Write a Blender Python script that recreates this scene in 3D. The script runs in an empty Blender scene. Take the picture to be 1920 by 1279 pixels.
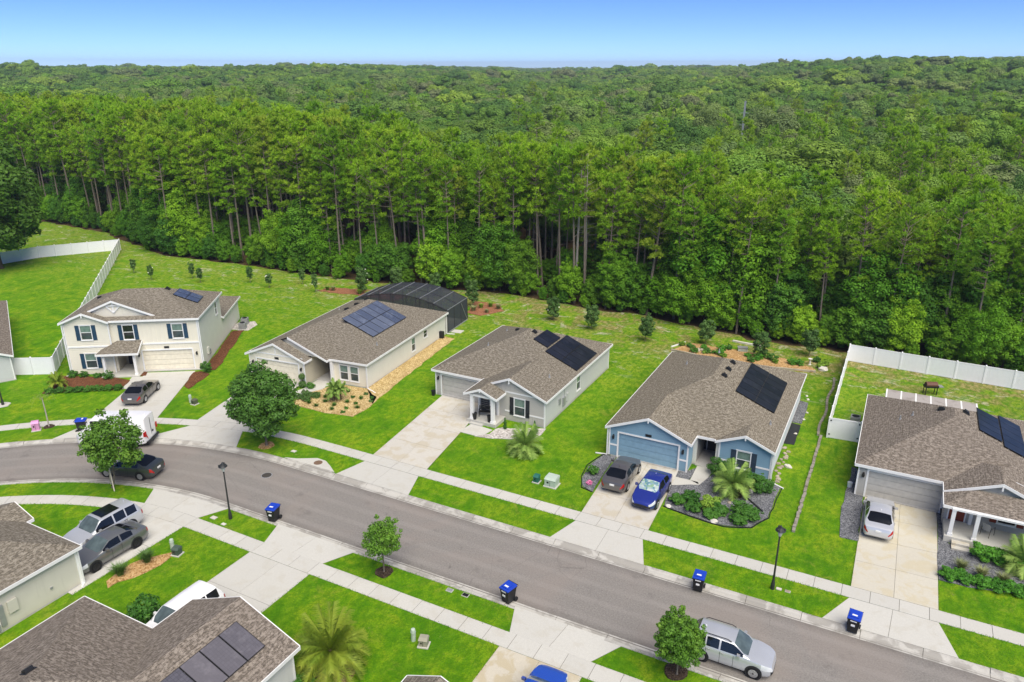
import bpy, bmesh, math, random
import numpy as np
from mathutils import Vector, Matrix
from mathutils.geometry import tessellate_polygon
R = math.radians
SC = bpy.context.scene
COL = SC.collection
random.seed(7)

# ---------------------------------------------------------------- camera
cam_d = bpy.data.cameras.new('camera'); cam = bpy.data.objects.new('camera', cam_d); COL.objects.link(cam)
cam.location = (0, 0, 29.0); cam.rotation_euler = (R(70.0), 0, R(27.4))
cam_d.sensor_fit = 'HORIZONTAL'; cam_d.sensor_width = 36.0; cam_d.lens = 36.0*1413/1920
cam_d.clip_start = 0.5; cam_d.clip_end = 9000
SC.camera = cam

# ---------------------------------------------------------------- world, sun, exposure
SUN_EL, SUN_AZ = 58.0, 128.0          # azimuth measured clockwise from +Y (towards +X)
world = bpy.data.worlds.new('World'); SC.world = world; world.use_nodes = True
wn = world.node_tree; wn.nodes.clear()
wo = wn.nodes.new('ShaderNodeOutputWorld'); wb = wn.nodes.new('ShaderNodeBackground')
sky = wn.nodes.new('ShaderNodeTexSky'); sky.sky_type = 'NISHITA'; sky.sun_disc = False
sky.sun_elevation = R(SUN_EL); sky.sun_rotation = R(SUN_AZ)
sky.altitude = 0; sky.air_density = 0.35; sky.dust_density = 0.0; sky.ozone_density = 6.0
hs = wn.nodes.new('ShaderNodeHueSaturation'); hs.inputs['Hue'].default_value = 0.507; hs.inputs['Saturation'].default_value = 1.12
wn.links.new(sky.outputs[0], hs.inputs['Color']); wn.links.new(hs.outputs[0], wb.inputs[0])
wb.inputs[1].default_value = 0.112
wn.links.new(wb.outputs[0], wo.inputs[0])
sun_d = bpy.data.lights.new('sun', 'SUN'); sun = bpy.data.objects.new('sun', sun_d); COL.objects.link(sun)
sun_d.energy = 3.7; sun_d.angle = R(60); sun_d.color = (1.0, 0.93, 0.82)
sd = Vector((math.sin(R(SUN_AZ))*math.cos(R(SUN_EL)), math.cos(R(SUN_AZ))*math.cos(R(SUN_EL)), math.sin(R(SUN_EL))))
sun.rotation_euler = sd.to_track_quat('Z', 'Y').to_euler(); sun.location = (40, -40, 80)
vs = SC.view_settings; vs.view_transform = 'Standard'; vs.look = 'None'; vs.gamma = 1.0; vs.use_curve_mapping = False
vs.exposure = 0.68
SC.render.engine = 'CYCLES'
SC.cycles.max_bounces = 8; SC.cycles.diffuse_bounces = 5; SC.cycles.transparent_max_bounces = 8
SC.render.resolution_x, SC.render.resolution_y = 1024, 682

# ---------------------------------------------------------------- mesh helpers
class MB:
    def __init__(s): s.v = []; s.f = []; s.m = []; s.mi = 0; s.uv = None
    def add(s, vs, fs):
        o = len(s.v); s.v += [(float(a), float(b), float(c)) for a, b, c in vs]
        s.f += [[o+i for i in f] for f in fs]; s.m += [s.mi]*len(fs); return s
    def box(s, x0, y0, z0, x1, y1, z1):
        return s.add([(x0,y0,z0),(x1,y0,z0),(x1,y1,z0),(x0,y1,z0),(x0,y0,z1),(x1,y0,z1),(x1,y1,z1),(x0,y1,z1)],
                     [(3,2,1,0),(4,5,6,7),(0,1,5,4),(1,2,6,5),(2,3,7,6),(3,0,4,7)])
    def bar(s, a, b, w, h, up=(0,0,1)):
        a = Vector(a); b = Vector(b); d = (b-a).normalized(); u = Vector(up)
        if abs(d.dot(u)) > .98: u = Vector((0,1,0))
        r = d.cross(u).normalized()*w/2; u2 = r.cross(d).normalized()*h/2
        vs = [p+q for p in (a, b) for q in (-r-u2, r-u2, r+u2, -r+u2)]
        return s.add(vs, [(0,1,2,3),(7,6,5,4),(0,4,5,1),(1,5,6,2),(2,6,7,3),(3,7,4,0)])
    def prism(s, poly, z0, z1):
        n = len(poly); a = sum(poly[i][0]*poly[(i+1)%n][1]-poly[(i+1)%n][0]*poly[i][1] for i in range(n))
        if a < 0: poly = poly[::-1]
        zt = z1 if isinstance(z1, (list, tuple)) else [z1]*n
        vs = [(p[0],p[1],z0) for p in poly]+[(p[0],p[1],zt[i]) for i, p in enumerate(poly)]
        sides = [(i,(i+1)%n,n+(i+1)%n,n+i) for i in range(n)]
        if n <= 6: return s.add(vs, [tuple(range(n-1,-1,-1)), tuple(range(n,2*n))]+sides)
        tr = tessellate_polygon([[Vector((p[0],p[1],0)) for p in poly]])
        def ccw(t):
            a, b, c = (poly[i] for i in t); return (b[0]-a[0])*(c[1]-a[1])-(b[1]-a[1])*(c[0]-a[0]) > 0
        tr = [tuple(t) if ccw(t) else tuple(t)[::-1] for t in tr]
        return s.add(vs, [tuple(n+i for i in t) for t in tr]+sides)
    def poly(s, pts): return s.add(pts, [tuple(range(len(pts)))])
    def tube(s, pts, rs, n=8, cap=True):
        pts = [Vector(p) for p in pts]
        if not isinstance(rs, (list, tuple)): rs = [rs]*len(pts)
        vs = []; fs = []; ref = Vector((.31,.93,.17))
        for i, p in enumerate(pts):
            d = (pts[min(i+1,len(pts)-1)]-pts[max(i-1,0)])
            d = d.normalized() if d.length > 1e-9 else Vector((0,0,1))
            r = d.cross(ref)
            if r.length < .05: r = d.cross(Vector((1,0,0)))
            r.normalize(); u = d.cross(r)
            for k in range(n):
                t = 2*math.pi*k/n; vs.append(p+(r*math.cos(t)+u*math.sin(t))*rs[i])
        for i in range(len(pts)-1):
            for k in range(n): fs.append((i*n+k, i*n+(k+1)%n, (i+1)*n+(k+1)%n, (i+1)*n+k))
        if cap: fs += [tuple(range(n-1,-1,-1)), tuple(range((len(pts)-1)*n, len(pts)*n))]
        return s.add(vs, fs)
    def lathe(s, prof, n=16, c=(0,0,0)):
        vs = []; fs = []
        for r, z in prof:
            for k in range(n):
                t = 2*math.pi*k/n; vs.append((c[0]+r*math.cos(t), c[1]+r*math.sin(t), c[2]+z))
        for i in range(len(prof)-1):
            for k in range(n): fs.append((i*n+k, i*n+(k+1)%n, (i+1)*n+(k+1)%n, (i+1)*n+k))
        fs += [tuple(range(n-1,-1,-1)), tuple(range((len(prof)-1)*n, len(prof)*n))]
        return s.add(vs, fs)
    def mesh(s, name, mats, smooth=False):
        me = bpy.data.meshes.new(name); me.from_pydata(s.v, [], s.f)
        for m in (mats if isinstance(mats, (list, tuple)) else [mats]): me.materials.append(m)
        if any(s.m): me.polygons.foreach_set('material_index', s.m)
        if smooth: me.polygons.foreach_set('use_smooth', [True]*len(s.f))
        me.update(); return me
    def build(s, name, mats, parent=None, loc=None, rot=0, smooth=False):
        return link(name, s.mesh(name, mats, smooth), parent, loc, rot)

def link(name, me, parent=None, loc=None, rot=0):
    o = bpy.data.objects.new(name, me); COL.objects.link(o)
    if parent is not None: o.parent = parent
    if loc is not None: o.location = loc
    if rot: o.rotation_euler = (0, 0, rot)
    return o
def tag(o, label=None, cat=None, group=None, kind=None):
    if label: o['label'] = label
    if cat: o['category'] = cat
    if group: o['group'] = group
    if kind: o['kind'] = kind
    return o
def thing(name, label, cat, loc=(0,0,0), rot=0, group=None):
    return tag(link(name, None, None, loc, rot), label, cat, group)
def struct(name, mb, mats): return tag(mb.build(name, mats), kind='structure')
def copy_tree(o, parent=None):
    c = o.copy(); COL.objects.link(c)
    if parent is not None: c.parent = parent
    for ch in list(o.children): copy_tree(ch, c)
    return c
def lerp(a, b, t): return a+(b-a)*t
def lp(a, b, t): return tuple(lerp(x, y, t) for x, y in zip(a, b))
def sstep(a, b, x):
    t = min(1, max(0, (x-a)/(b-a))); return t*t*(3-2*t)

# ---------------------------------------------------------------- materials
class NT:
    def __init__(s, name, rough=.8, spec=.3, metal=0.):
        s.m = bpy.data.materials.new(name); s.m.use_nodes = True; s.t = s.m.node_tree
        s.b = s.t.nodes['Principled BSDF']; s.set('Roughness', rough); s.set('Specular IOR Level', spec); s.set('Metallic', metal)
    def set(s, k, v): s.put(s.b.inputs[k], v)
    def put(s, sock, v):
        if v is None: return
        if isinstance(v, bpy.types.NodeSocket): s.t.links.new(v, sock)
        elif isinstance(v, (tuple, list)) and len(v) == 3 and sock.type == 'RGBA': sock.default_value = (*v, 1)
        else: sock.default_value = v
    def node(s, typ, **kw):
        n = s.t.nodes.new(typ)
        for k, v in kw.items(): setattr(n, k, v)
        return n
    def pos(s): return s.node('ShaderNodeNewGeometry').outputs['Position']
    def obj(s): return s.node('ShaderNodeTexCoord').outputs['Object']
    def uv(s): return s.node('ShaderNodeTexCoord').outputs['UV']
    def rnd(s): return s.node('ShaderNodeObjectInfo').outputs['Random']
    def sep(s, v):
        n = s.node('ShaderNodeSeparateXYZ'); s.put(n.inputs[0], v); return n.outputs
    def scale(s, v, sc):
        n = s.node('ShaderNodeMapping'); s.put(n.inputs[0], v); n.inputs['Scale'].default_value = sc; return n.outputs[0]
    def noise(s, v, sc, det=2., ro=.55, dist=0.):
        n = s.node('ShaderNodeTexNoise'); s.put(n.inputs['Vector'], v); n.inputs['Scale'].default_value = sc
        n.inputs['Detail'].default_value = det; n.inputs['Roughness'].default_value = ro; n.inputs['Distortion'].default_value = dist
        return n.outputs['Fac']
    def voro(s, v, sc, feat='F1', out='Distance'):
        n = s.node('ShaderNodeTexVoronoi'); n.feature = feat; s.put(n.inputs['Vector'], v); n.inputs['Scale'].default_value = sc; return n.outputs[out]
    def ramp(s, f, stops, interp='LINEAR'):
        n = s.node('ShaderNodeValToRGB'); s.put(n.inputs[0], f); e = n.color_ramp.elements; n.color_ramp.interpolation = interp
        while len(e) < len(stops): e.new(.5)
        for i, (p, c) in enumerate(stops):
            e[i].position = p; e[i].color = (*c, 1) if isinstance(c, (tuple, list)) else (c, c, c, 1)
        return n.outputs[0]
    def mix(s, f, a, b, mode='MIX'):
        n = s.node('ShaderNodeMix'); n.data_type = 'RGBA'; n.blend_type = mode
        s.put(n.inputs[0], f); s.put(n.inputs[6], a); s.put(n.inputs[7], b); return n.outputs[2]
    def math(s, op, a, b=None, clamp=False):
        n = s.node('ShaderNodeMath'); n.operation = op; n.use_clamp = clamp; s.put(n.inputs[0], a)
        if b is not None: s.put(n.inputs[1], b)
        return n.outputs[0]
    def rng(s, v, a, b, c=0., d=1., smooth=True):
        n = s.node('ShaderNodeMapRange'); n.interpolation_type = 'SMOOTHSTEP' if smooth else 'LINEAR'
        s.put(n.inputs[0], v)
        for i, x in enumerate((a, b, c, d)): n.inputs[i+1].default_value = x
        return n.outputs[0]
    def bump(s, h, st=.3, d=.05):
        n = s.node('ShaderNodeBump'); n.inputs['Strength'].default_value = st; n.inputs['Distance'].default_value = d
        s.put(n.inputs['Height'], h); s.put(s.b.inputs['Normal'], n.outputs[0])
    def col(s, c): s.put(s.b.inputs['Base Color'], c); return s

def plain(name, c, rough=.6, spec=.4, metal=0., var=.08, sc=3., coat=0.):
    t = NT(name, rough, spec, metal); n = t.noise(t.obj(), sc, 3)
    lo = tuple(x*(1-var) for x in c); hi = tuple(min(1, x*(1+var)) for x in c)
    t.col(t.ramp(n, [(.3, lo), (.7, hi)]))
    if coat: t.set('Coat Weight', coat); t.set('Coat Roughness', .06)
    return t.m
MT = {}
def m_grass():
    t = NT('lawn_grass', .9, .12); p = t.pos(); xyz = t.sep(p)
    big = t.noise(p, .07, 3, .6); mid = t.noise(p, .45, 5, .68, .8); fine = t.noise(t.scale(p, (1, .6, 1)), 2.6, 5, .8)
    blade = t.noise(p, 9, 4, .85)
    c = t.ramp(mid, [(.36, (.070, .220, .003)), (.46, (.125, .300, .004)), (.54, (.190, .355, .006)), (.64, (.30, .40, .014))])
    c = t.mix(t.rng(big, .44, .58, 0, .65), c, t.ramp(mid, [(.38, (.105, .27, .004)), (.6, (.235, .37, .012))]))
    stripe = t.math('SINE', t.math('ADD', t.math('MULTIPLY', t.math('ADD', xyz[0], t.math('MULTIPLY', xyz[1], .22)), 5.2), t.math('MULTIPLY', mid, 5)))
    c = t.mix(t.rng(stripe, -.6, .6, 0, .22), c, (.235, .40, .012))
    back = t.rng(xyz[1], 50, 78, 0, 1)
    olive = t.ramp(fine, [(.36, (.15, .275, .012)), (.6, (.31, .385, .035))])
    c = t.mix(t.math('MULTIPLY', back, t.rng(mid, .36, .56, .15, 1)), c, olive)
    dry = t.rng(t.noise(p, .26, 5, .7, 1.4), .44, .58, 0, 1)
    edge = t.rng(t.math('ADD', xyz[1], t.math('MULTIPLY', t.noise(p, .12, 3), 10)), 75, 85, 0.0, 1)
    right = t.rng(xyz[0], -82, -60, .35, 1)
    c = t.mix(t.math('MULTIPLY', t.math('MULTIPLY', dry, edge), right), c, t.ramp(fine, [(.36, (.25, .15, .065)), (.5, (.35, .235, .10)), (.64, (.46, .38, .19))]))
    sand = t.rng(t.noise(t.scale(p, (.6, 1, 1)), .62, 5, .75, .9), .555, .635, 0, .95)
    c = t.mix(t.math('MULTIPLY', sand, t.rng(xyz[1], 62, 76, 0, 1)), c, (.58, .53, .38))
    worn = t.rng(t.noise(p, .5, 5, .75, .6), .54, .70, 0, .7)
    c = t.mix(worn, c, (.29, .33, .04))
    spot = t.rng(t.noise(p, 1.1, 4, .8, .4), .64, .74, 0, .65)
    c = t.mix(spot, c, (.38, .34, .12))
    c = t.mix(t.rng(fine, .40, .58, .6, 0), c, (.048, .165, .002))
    c = t.mix(t.rng(blade, .40, .60, .5, 0), c, (.05, .165, .002))
    t.col(c); t.bump(t.math('ADD', t.math('MULTIPLY', fine, .8), blade), 1., .10); return t.m
def m_asphalt():
    t = NT('asphalt', .88, .25); p = t.pos(); xyz = t.sep(p)
    big = t.noise(p, .12, 4, .6, .8); gr = t.noise(p, 10, 5, .85); sp = t.voro(p, 22)
    c = t.ramp(gr, [(.3, (.135, .125, .115)), (.5, (.208, .194, .178)), (.72, (.295, .276, .254))])
    c = t.mix(t.rng(big, .42, .62, 0, .5), c, (.25, .215, .19))
    c = t.mix(t.rng(t.noise(p, .7, 5, .75), .55, .72, 0, .45), c, (.115, .105, .097))
    dx = t.math('MAXIMUM', t.math('SUBTRACT', -39.8, xyz[0]), 0.); dy = t.math('SUBTRACT', xyz[1], 4.7)
    r = t.math('SQRT', t.math('ADD', t.math('MULTIPLY', dx, dx), t.math('MULTIPLY', dy, dy)))
    track = t.math('SINE', t.math('MULTIPLY', t.math('SUBTRACT', r, 27.5), 4.3))
    c = t.mix(t.math('MULTIPLY', t.rng(track, .2, 1, 0, .3), t.noise(p, .5, 3)), c, (.34, .315, .29))
    c = t.mix(t.math('MULTIPLY', t.rng(r, 27.75, 27.2, 0, .55), t.noise(p, 1.4, 4, .7)), c, (.085, .078, .068)); c = t.mix(t.math('MULTIPLY', t.rng(r, 32.5, 33.05, 0, .55), t.noise(p, 1.4, 4, .7)), c, (.085, .078, .068))
    ck = t.voro(t.mix(.12, p, t.node('ShaderNodeTexNoise').outputs['Color']), .42, 'DISTANCE_TO_EDGE')
    c = t.mix(t.math('MULTIPLY', t.rng(ck, .0, .008, .3, 0), t.rng(t.noise(p, .1, 2), .52, .64, 0, 1)), c, (.07, .065, .06))
    oil = t.rng(t.noise(p, 1.1, 3, .6, .3), .68, .78, 0, .45); c = t.mix(oil, c, (.075, .07, .066))
    c = t.mix(t.rng(sp, .05, .16, .35, 0), c, (.38, .35, .32))
    t.col(c); t.bump(gr, .35, .01); return t.m
def m_concrete(name, base, stain, amt, ctr=.5):
    t = NT(name, .82, .3); p = t.pos(); b = t.noise(p, .9, 4, .6, .5); f = t.noise(p, 9, 4, .7)
    rv = t.rnd(); lo = tuple(x*.86 for x in base)
    c = t.mix(t.rng(f, .3, .7, 0, .5), base, lo)
    c = t.mix(t.rng(rv, 0, 1, 0, .35, False), c, tuple(x*.8 for x in base))
    c = t.mix(t.rng(b, ctr, ctr+.12, 0, amt), c, stain)
    c = t.mix(t.rng(t.noise(p, 3.1, 5, .75, 1.), .6, .76, 0, .4), c, tuple(x*.62 for x in base))
    t.col(c); t.bump(f, .12, .01); return t.m
def m_shingle(name, c0, c1, c2):
    t = NT(name, .93, .15); u = t.uv(); p = t.obj()
    br = t.node('ShaderNodeTexBrick'); t.put(br.inputs['Vector'], u); br.offset = .5; br.offset_frequency = 2; br.squash = 1
    for k, v in (('Scale', 1.), ('Brick Width', .32), ('Row Height', .145), ('Mortar Size', .012), ('Bias', .0)): br.inputs[k].default_value = v
    br.inputs['Color1'].default_value = (*c0, 1); br.inputs['Color2'].default_value = (*c1, 1); br.inputs['Mortar'].default_value = tuple(x*.45 for x in c0)+(1,)
    f = t.noise(t.scale(u, (3.4, 5.6, 1)), 1., 4, .75); big = t.noise(u, .35, 3)
    c = t.mix(t.rng(f, .46, .58, 0, .8), br.outputs['Color'], tuple(x*1.25 for x in c2))
    c = t.mix(t.rng(t.noise(t.scale(u, (3.6, 6.4, 1)), 1.3, 3, .7), .5, .62, 0, .65), c, tuple(x*.45 for x in c0))
    c = t.mix(t.rng(big, .35, .7, 0, .35), c, tuple(x*.78 for x in c1))
    c = t.mix(t.rng(t.noise(t.scale(u, (2.2, .25, 1)), 1., 3), .58, .75, 0, .25), c, tuple(x*.7 for x in c1))
    t.col(c); t.bump(t.math('ADD', br.outputs['Fac'], t.math('MULTIPLY', f, -.8)), .6, -.02); return t.m
def m_wall(name, c):
    t = NT(name, .7, .3); p = t.obj(); z = t.sep(p)[2]; n = t.noise(p, 1.3, 4)
    b = t.ramp(n, [(.3, tuple(x*.95 for x in c)), (.7, c)])
    b = t.mix(t.math('MULTIPLY', t.rng(z, 0, .5, .5, 0), t.noise(p, 3, 4)), b, tuple(a*q for a, q in zip(c, (.62, .56, .46))))
    b = t.mix(t.rng(t.noise(t.scale(p, (4, 4, .35)), 1.2, 3), .58, .75, 0, .22), b, tuple(x*.78 for x in c))
    t.col(b); return t.m
def m_glass(name, c=(.03, .045, .05), rough=.05):
    t = NT(name, rough, .6); n = t.noise(t.obj(), 2.2, 2)
    t.col(t.ramp(n, [(.3, tuple(x*.6 for x in c)), (.7, c)])); return t.m
def m_solar(name, c, line, tint, ro=.16, coat=.5):
    t = NT(name, ro, .5); u = t.obj(); rv = t.rnd()
    br = t.node('ShaderNodeTexBrick'); t.put(br.inputs['Vector'], u); br.offset = 0
    for k, v in (('Scale', 1.), ('Brick Width', .165), ('Row Height', .165), ('Mortar Size', .004)): br.inputs[k].default_value = v
    br.inputs['Color1'].default_value = (*c, 1); br.inputs['Color2'].default_value = tuple(x*1.25 for x in c)+(1,); br.inputs['Mortar'].default_value = (*line, 1)
    cc = t.mix(t.rng(rv, 0, 1, 0, .8, False), br.outputs['Color'], tint)
    cc = t.mix(t.rng(t.noise(t.pos(), .9, 4, .7), .5, .7, 0, .35), cc, tuple(x*1.7+.012 for x in tint))
    t.col(cc); t.set('Coat Weight', coat); t.set('Coat Roughness', .05); t.set('Specular IOR Level', .5 if coat > .3 else .22); return t.m
def m_mulch(name, a, b, c, sc=16):
    t = NT(name, .95, .1); p = t.pos(); v = t.voro(p, sc, 'F1', 'Color'); d = t.voro(p, sc)
    q = t.sep(v)[0]
    cc = t.ramp(q, [(.1, a), (.5, b), (.9, c)]); cc = t.mix(t.rng(t.noise(p, .8, 4), .45, .7, 0, .4), cc, a)
    t.col(cc); t.bump(d, .9, -.05); return t.m
def m_leaf(name, a, b, c, trans=.25, sc=.9):
    t = NT(name, .55, .25); p = t.obj(); n = t.noise(p, sc, 3, .6); f = t.noise(p, 7, 2)
    cc = t.ramp(n, [(.28, a), (.52, b), (.76, c)])
    cc = t.mix(t.rng(f, .35, .65, .45, 0), cc, tuple(x*.6 for x in a))
    cc = t.mix(t.rng(t.rnd(), 0, 1, 0, .55, False), cc, tuple(lerp(x, y, .5)*1.15 for x, y in zip(b, c)))
    t.col(cc)
    tr = t.node('ShaderNodeBsdfTranslucent'); t.put(tr.inputs[0], t.mix(.35, cc, (.25, .45, .02)))
    mx = t.node('ShaderNodeMixShader'); mx.inputs[0].default_value = trans
    out = t.t.nodes['Material Output']; t.t.links.new(t.b.outputs[0], mx.inputs[1]); t.t.links.new(tr.outputs[0], mx.inputs[2])
    t.t.links.new(mx.outputs[0], out.inputs[0]); return t.m
def m_bark(name, a, b):
    t = NT(name, .95, .1); p = t.obj(); n = t.noise(t.scale(p, (5, 5, .8)), 2.5, 5, .7)
    t.col(t.ramp(n, [(.3, a), (.7, b)])); t.bump(n, .8, .03); return t.m
def m_paint(name, c, metal=.35, rough=.28, flake=.06):
    t = NT(name, rough, .5, metal); n = t.noise(t.obj(), 1.2, 2); f = t.noise(t.obj(), 90, 1)
    cc = t.ramp(n, [(.3, tuple(x*.94 for x in c)), (.7, c)]); cc = t.mix(t.rng(f, .4, .7, 0, flake), cc, (.8, .8, .8))
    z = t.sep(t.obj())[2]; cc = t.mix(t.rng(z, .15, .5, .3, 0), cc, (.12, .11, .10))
    t.col(cc); t.set('Coat Weight', .9); t.set('Coat Roughness', .04); return t.m
# ================================================================ ground, road, pavements
GRASS = m_grass(); ASPH = m_asphalt()
CONC = m_concrete('concrete_paving', (.525, .515, .47), (.43, .405, .34), .35, .52)
CONC_ST = m_concrete('stained_concrete', (.535, .51, .45), (.44, .385, .275), .6, .48)
CONC_YE = m_concrete('rust_stained_concrete', (.545, .515, .43), (.48, .41, .25), .45, .48)
CONC_WET = m_concrete('damp_concrete', (.53, .49, .40), (.43, .365, .235), .7, .44)
KERBM = m_concrete('kerb_concrete', (.47, .455, .415), (.24, .225, .20), .65, .45)
JOINT = plain('joint_filler', (.16, .15, .13), .95, .1)
MULCH_R = m_mulch('red_brown_mulch', (.085, .035, .018), (.15, .062, .030), (.22, .10, .05))
MULCH_B = m_mulch('brick_red_mulch', (.20, .085, .045), (.30, .13, .07), (.38, .19, .11))
MULCH_T = m_mulch('tan_wood_chips', (.30, .20, .075), (.50, .37, .16), (.66, .52, .28), 12)
MULCH_O = m_mulch('orange_wood_chips', (.28, .16, .06), (.47, .28, .12), (.58, .40, .2), 12)
MULCH_D = m_mulch('dark_mulch', (.035, .025, .018), (.07, .05, .035), (.11, .08, .055))
GRAVEL = m_mulch('grey_gravel', (.075, .078, .085), (.16, .165, .178), (.30, .305, .32), 19)
PEBBLE = m_mulch('pale_river_stone', (.30, .27, .24), (.48, .45, .42), (.66, .62, .58), 9)
DIRT = m_mulch('bare_sandy_soil', (.24, .17, .10), (.36, .27, .17), (.46, .36, .24), 6)

CX0, CY0 = -39.8, 4.7
def rp(s, r):
    if s >= 0: return (CX0+s, CY0+r)
    th = -s/33.0; return (CX0-r*math.sin(th), CY0+r*math.cos(th))
def s_of(x, y):
    if x >= CX0: return x-CX0
    return -33.0*math.atan2(CX0-x, y-CY0)
def arc(r, s0, s1, n=60): return [rp(lerp(s0, s1, i/n), r) for i in range(n+1)]
SA, SB = -44., 80.

def terr(x, y):
    """rise of the wooded land behind the lots"""
    d = math.hypot(x, y); a = math.degrees(math.atan2(x, y))   # clockwise from +Y
    h = 12*sstep(260, 900, d)*(1-.5*math.exp(-((a+24)/5.0)**2))
    h += 8*sstep(170, 520, d)*sstep(-18, 2, a)
    h += 3.*math.sin(x*.011+1)*math.cos(y*.009)*sstep(150, 400, d)+2.2*math.sin(x*.023+y*.004)*sstep(400, 900, d)
    return h*sstep(95, 200, y) - .17
def m_floor():
    t = NT('forest_floor', .95, .1); p = t.pos(); n = t.noise(p, .25, 4); f = t.noise(p, 4, 4)
    c = t.ramp(n, [(.3, (.075, .05, .025)), (.6, (.13, .088, .042)), (.8, (.055, .08, .02))])
    t.col(t.mix(t.rng(f, .4, .65, 0, .5), c, (.04, .03, .015))); t.bump(f, .6, .1); return t.m
mb = MB(); xs = sorted(set([-4000,-2600,-1800,-1300]+list(range(-1000, 1001, 50))+[1300,1800,2600])); ys = sorted(set([-300,-100,0,60,100]+list(range(120, 1001, 40))+[1150,1350,1700,2200,3000,4200,6000]))
for y in ys:
    for x in xs: mb.v.append((x, y, terr(x, y)))
nx = len(xs)
for j in range(len(ys)-1):
    for i in range(nx-1): mb.f.append([j*nx+i, j*nx+i+1, (j+1)*nx+i+1, (j+1)*nx+i]); mb.m.append(0)
struct('ground', mb, m_floor())

def wob(pts, amp, seed, step=1.6, closed=True):
    """subdivide an outline and push its points about so that the edge is uneven"""
    rr = random.Random(seed); out = []
    for i, p in enumerate(pts if closed else pts[:-1]):
        q = pts[(i+1) % len(pts)]; L = math.dist(p, q); n = max(1, int(L/step))
        for k in range(n):
            t = k/n; x, y = lerp(p[0], q[0], t), lerp(p[1], q[1], t)
            out.append((x+rr.uniform(-amp, amp), y+rr.uniform(-amp, amp)))
    return out
edge = [(40,83.5),(14,83.8),(-2,84.2),(-13,83.6),(-23,86),(-34,86.4),(-46,87),(-65,83.6),(-78,82.5),(-88,82.6),(-106,81),(-118,84),(-130,88),(-190,92)]
struct('lawn', MB().prism(arc(33.76, SA, SB)+wob(edge, .5, 3, 1.6, False)+[(-190,92),(-190,8)], -.16, 0), GRASS)
struct('lawn', MB().prism(arc(26.495, SA, SB)+[(40.2,-30),(-75,-30),(-75,5)], -.16, 0), GRASS)
struct('road', MB().prism(arc(33.2, SA, SB)+arc(27.05, SA, SB)[::-1], -.15, -.10), ASPH)

def kerb(sign, rA, drops):
    root = tag(link('kerb', None), kind='structure')
    full = [(0,-.094),(.35,-.118),(.43,-.01),(.52,.035),(.71,.04),(.71,-.15),(0,-.15)]
    low = [(0,-.094),(.35,-.112),(.45,-.06),(.56,.006),(.71,.016),(.71,-.15),(0,-.15)]
    s = SA
    while s < SB-1:
        s2 = s+3.05; prof = low if any(a < (s+s2)/2 < b for a, b in drops) else full
        m = MB(); n = 3 if s < 0 else 1; rows = []
        for i in range(n+1):
            t = lerp(s+.012, s2-.012, i/n); rows.append([(*rp(t, rA+sign*d), z) for d, z in prof])
        k = len(prof); vs = [p for r_ in rows for p in r_]; fs = []
        for i in range(n):
            for j in range(k): fs.append((i*k+j, i*k+(j+1) % k, (i+1)*k+(j+1) % k, (i+1)*k+j))
        fs += [tuple(range(k)), tuple(range(n*k, n*k+k))[::-1]]
        m.add(vs, fs if sign < 0 else [f[::-1] for f in fs]); m.build('kerb_segment', KERBM, root)
        s = s2
    return root
def dr(*xs): return [(s_of(*a), s_of(*b)) for a, b in xs]
ND = dr(((-61.5,31.5),(-55,35.2)), ((-53.2,36.4),(-44.8,38)), ((-35,38),(-28.3,38)), ((-17.2,38),(-10.7,38)), ((-.5,38),(6.4,38)))
SD = dr(((-45.4,31),(-38.4,31)), ((-34.1,31),(-27.3,31)), ((-16.2,31),(-9.4,31)))
kerb(1, 33.05, ND); kerb(-1, 27.2, SD)

def sidewalk(r0, r1):
    root = tag(MB().prism(arc(r0+.015, SA, SB)+arc(r1-.015, SA, SB)[::-1], -.05, .012).build('sidewalk', JOINT), kind='structure')
    s = SA; rr = random.Random(5)
    while s < SB-1:
        s2 = s+1.53; g = .013
        q = [rp(s+g, r0), rp(s2-g, r0), rp(s2-g, r1), rp(s+g, r1)]
        dz = rr.uniform(0, .008)
        MB().prism(q, -.04, .028+dz).build('slab', CONC, root); s = s2
sidewalk(36.35, 37.45); sidewalk(23.55, 24.7)

def slabs(root, q, nu, nv, z=.03, mats=None, gap=.012):
    """q: four corners, or a function P(u, v) for panels that follow the bend of the road"""
    if callable(q): P = q; k = 4
    else:
        A, B, C, D = q; k = 1
        def P(u, v): return lp(lp(A, B, u), lp(D, C, u), v)
    for i in range(nu):
        for j in range(nv):
            u0, u1, v0, v1 = i/nu, (i+1)/nu, j/nv, (j+1)/nv
            c = [P(lerp(u0, u1, t/k), v0) for t in range(k+1)]+[P(lerp(u1, u0, t/k), v1) for t in range(k+1)]
            cx = sum(p[0] for p in c)/len(c); cy = sum(p[1] for p in c)/len(c); cc = []
            for x, y in c:
                d = math.hypot(x-cx, y-cy); f = 1-gap*1.2/d; cc.append((cx+(x-cx)*f, cy+(y-cy)*f))
            MB().prism(cc, -.04, z+.004*((i*7+j*3) % 3)).build('slab', mats or CONC, root)
def driveway(aprons, drives):
    root = tag(link('driveway', None), kind='structure'); b = MB()
    for q, nu, nv, m in aprons+drives:
        b.prism([q(t/8, 0) for t in range(9)]+[q(1-t/8, 1) for t in range(9)] if callable(q) else list(q), -.05, .008)
    b.build('joint_bed', JOINT, root)
    for q, nu, nv, m in aprons: slabs(root, q, nu, nv, .022, m)
    for q, nu, nv, m in drives: slabs(root, q, nu, nv, .03, m)
def bent(s0, s1, r0, t0, t1, r1): return lambda u, v: rp(lerp(lerp(s0, s1, u), lerp(t0, t1, u), v), lerp(r0, r1, v))
def bent_to(s0, s1, r0, C, D): return lambda u, v: lp(rp(lerp(s0, s1, u), r0), lp(D, C, u), v)
yk, y0, y1 = 38.47, 41.03, 42.17
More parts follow.
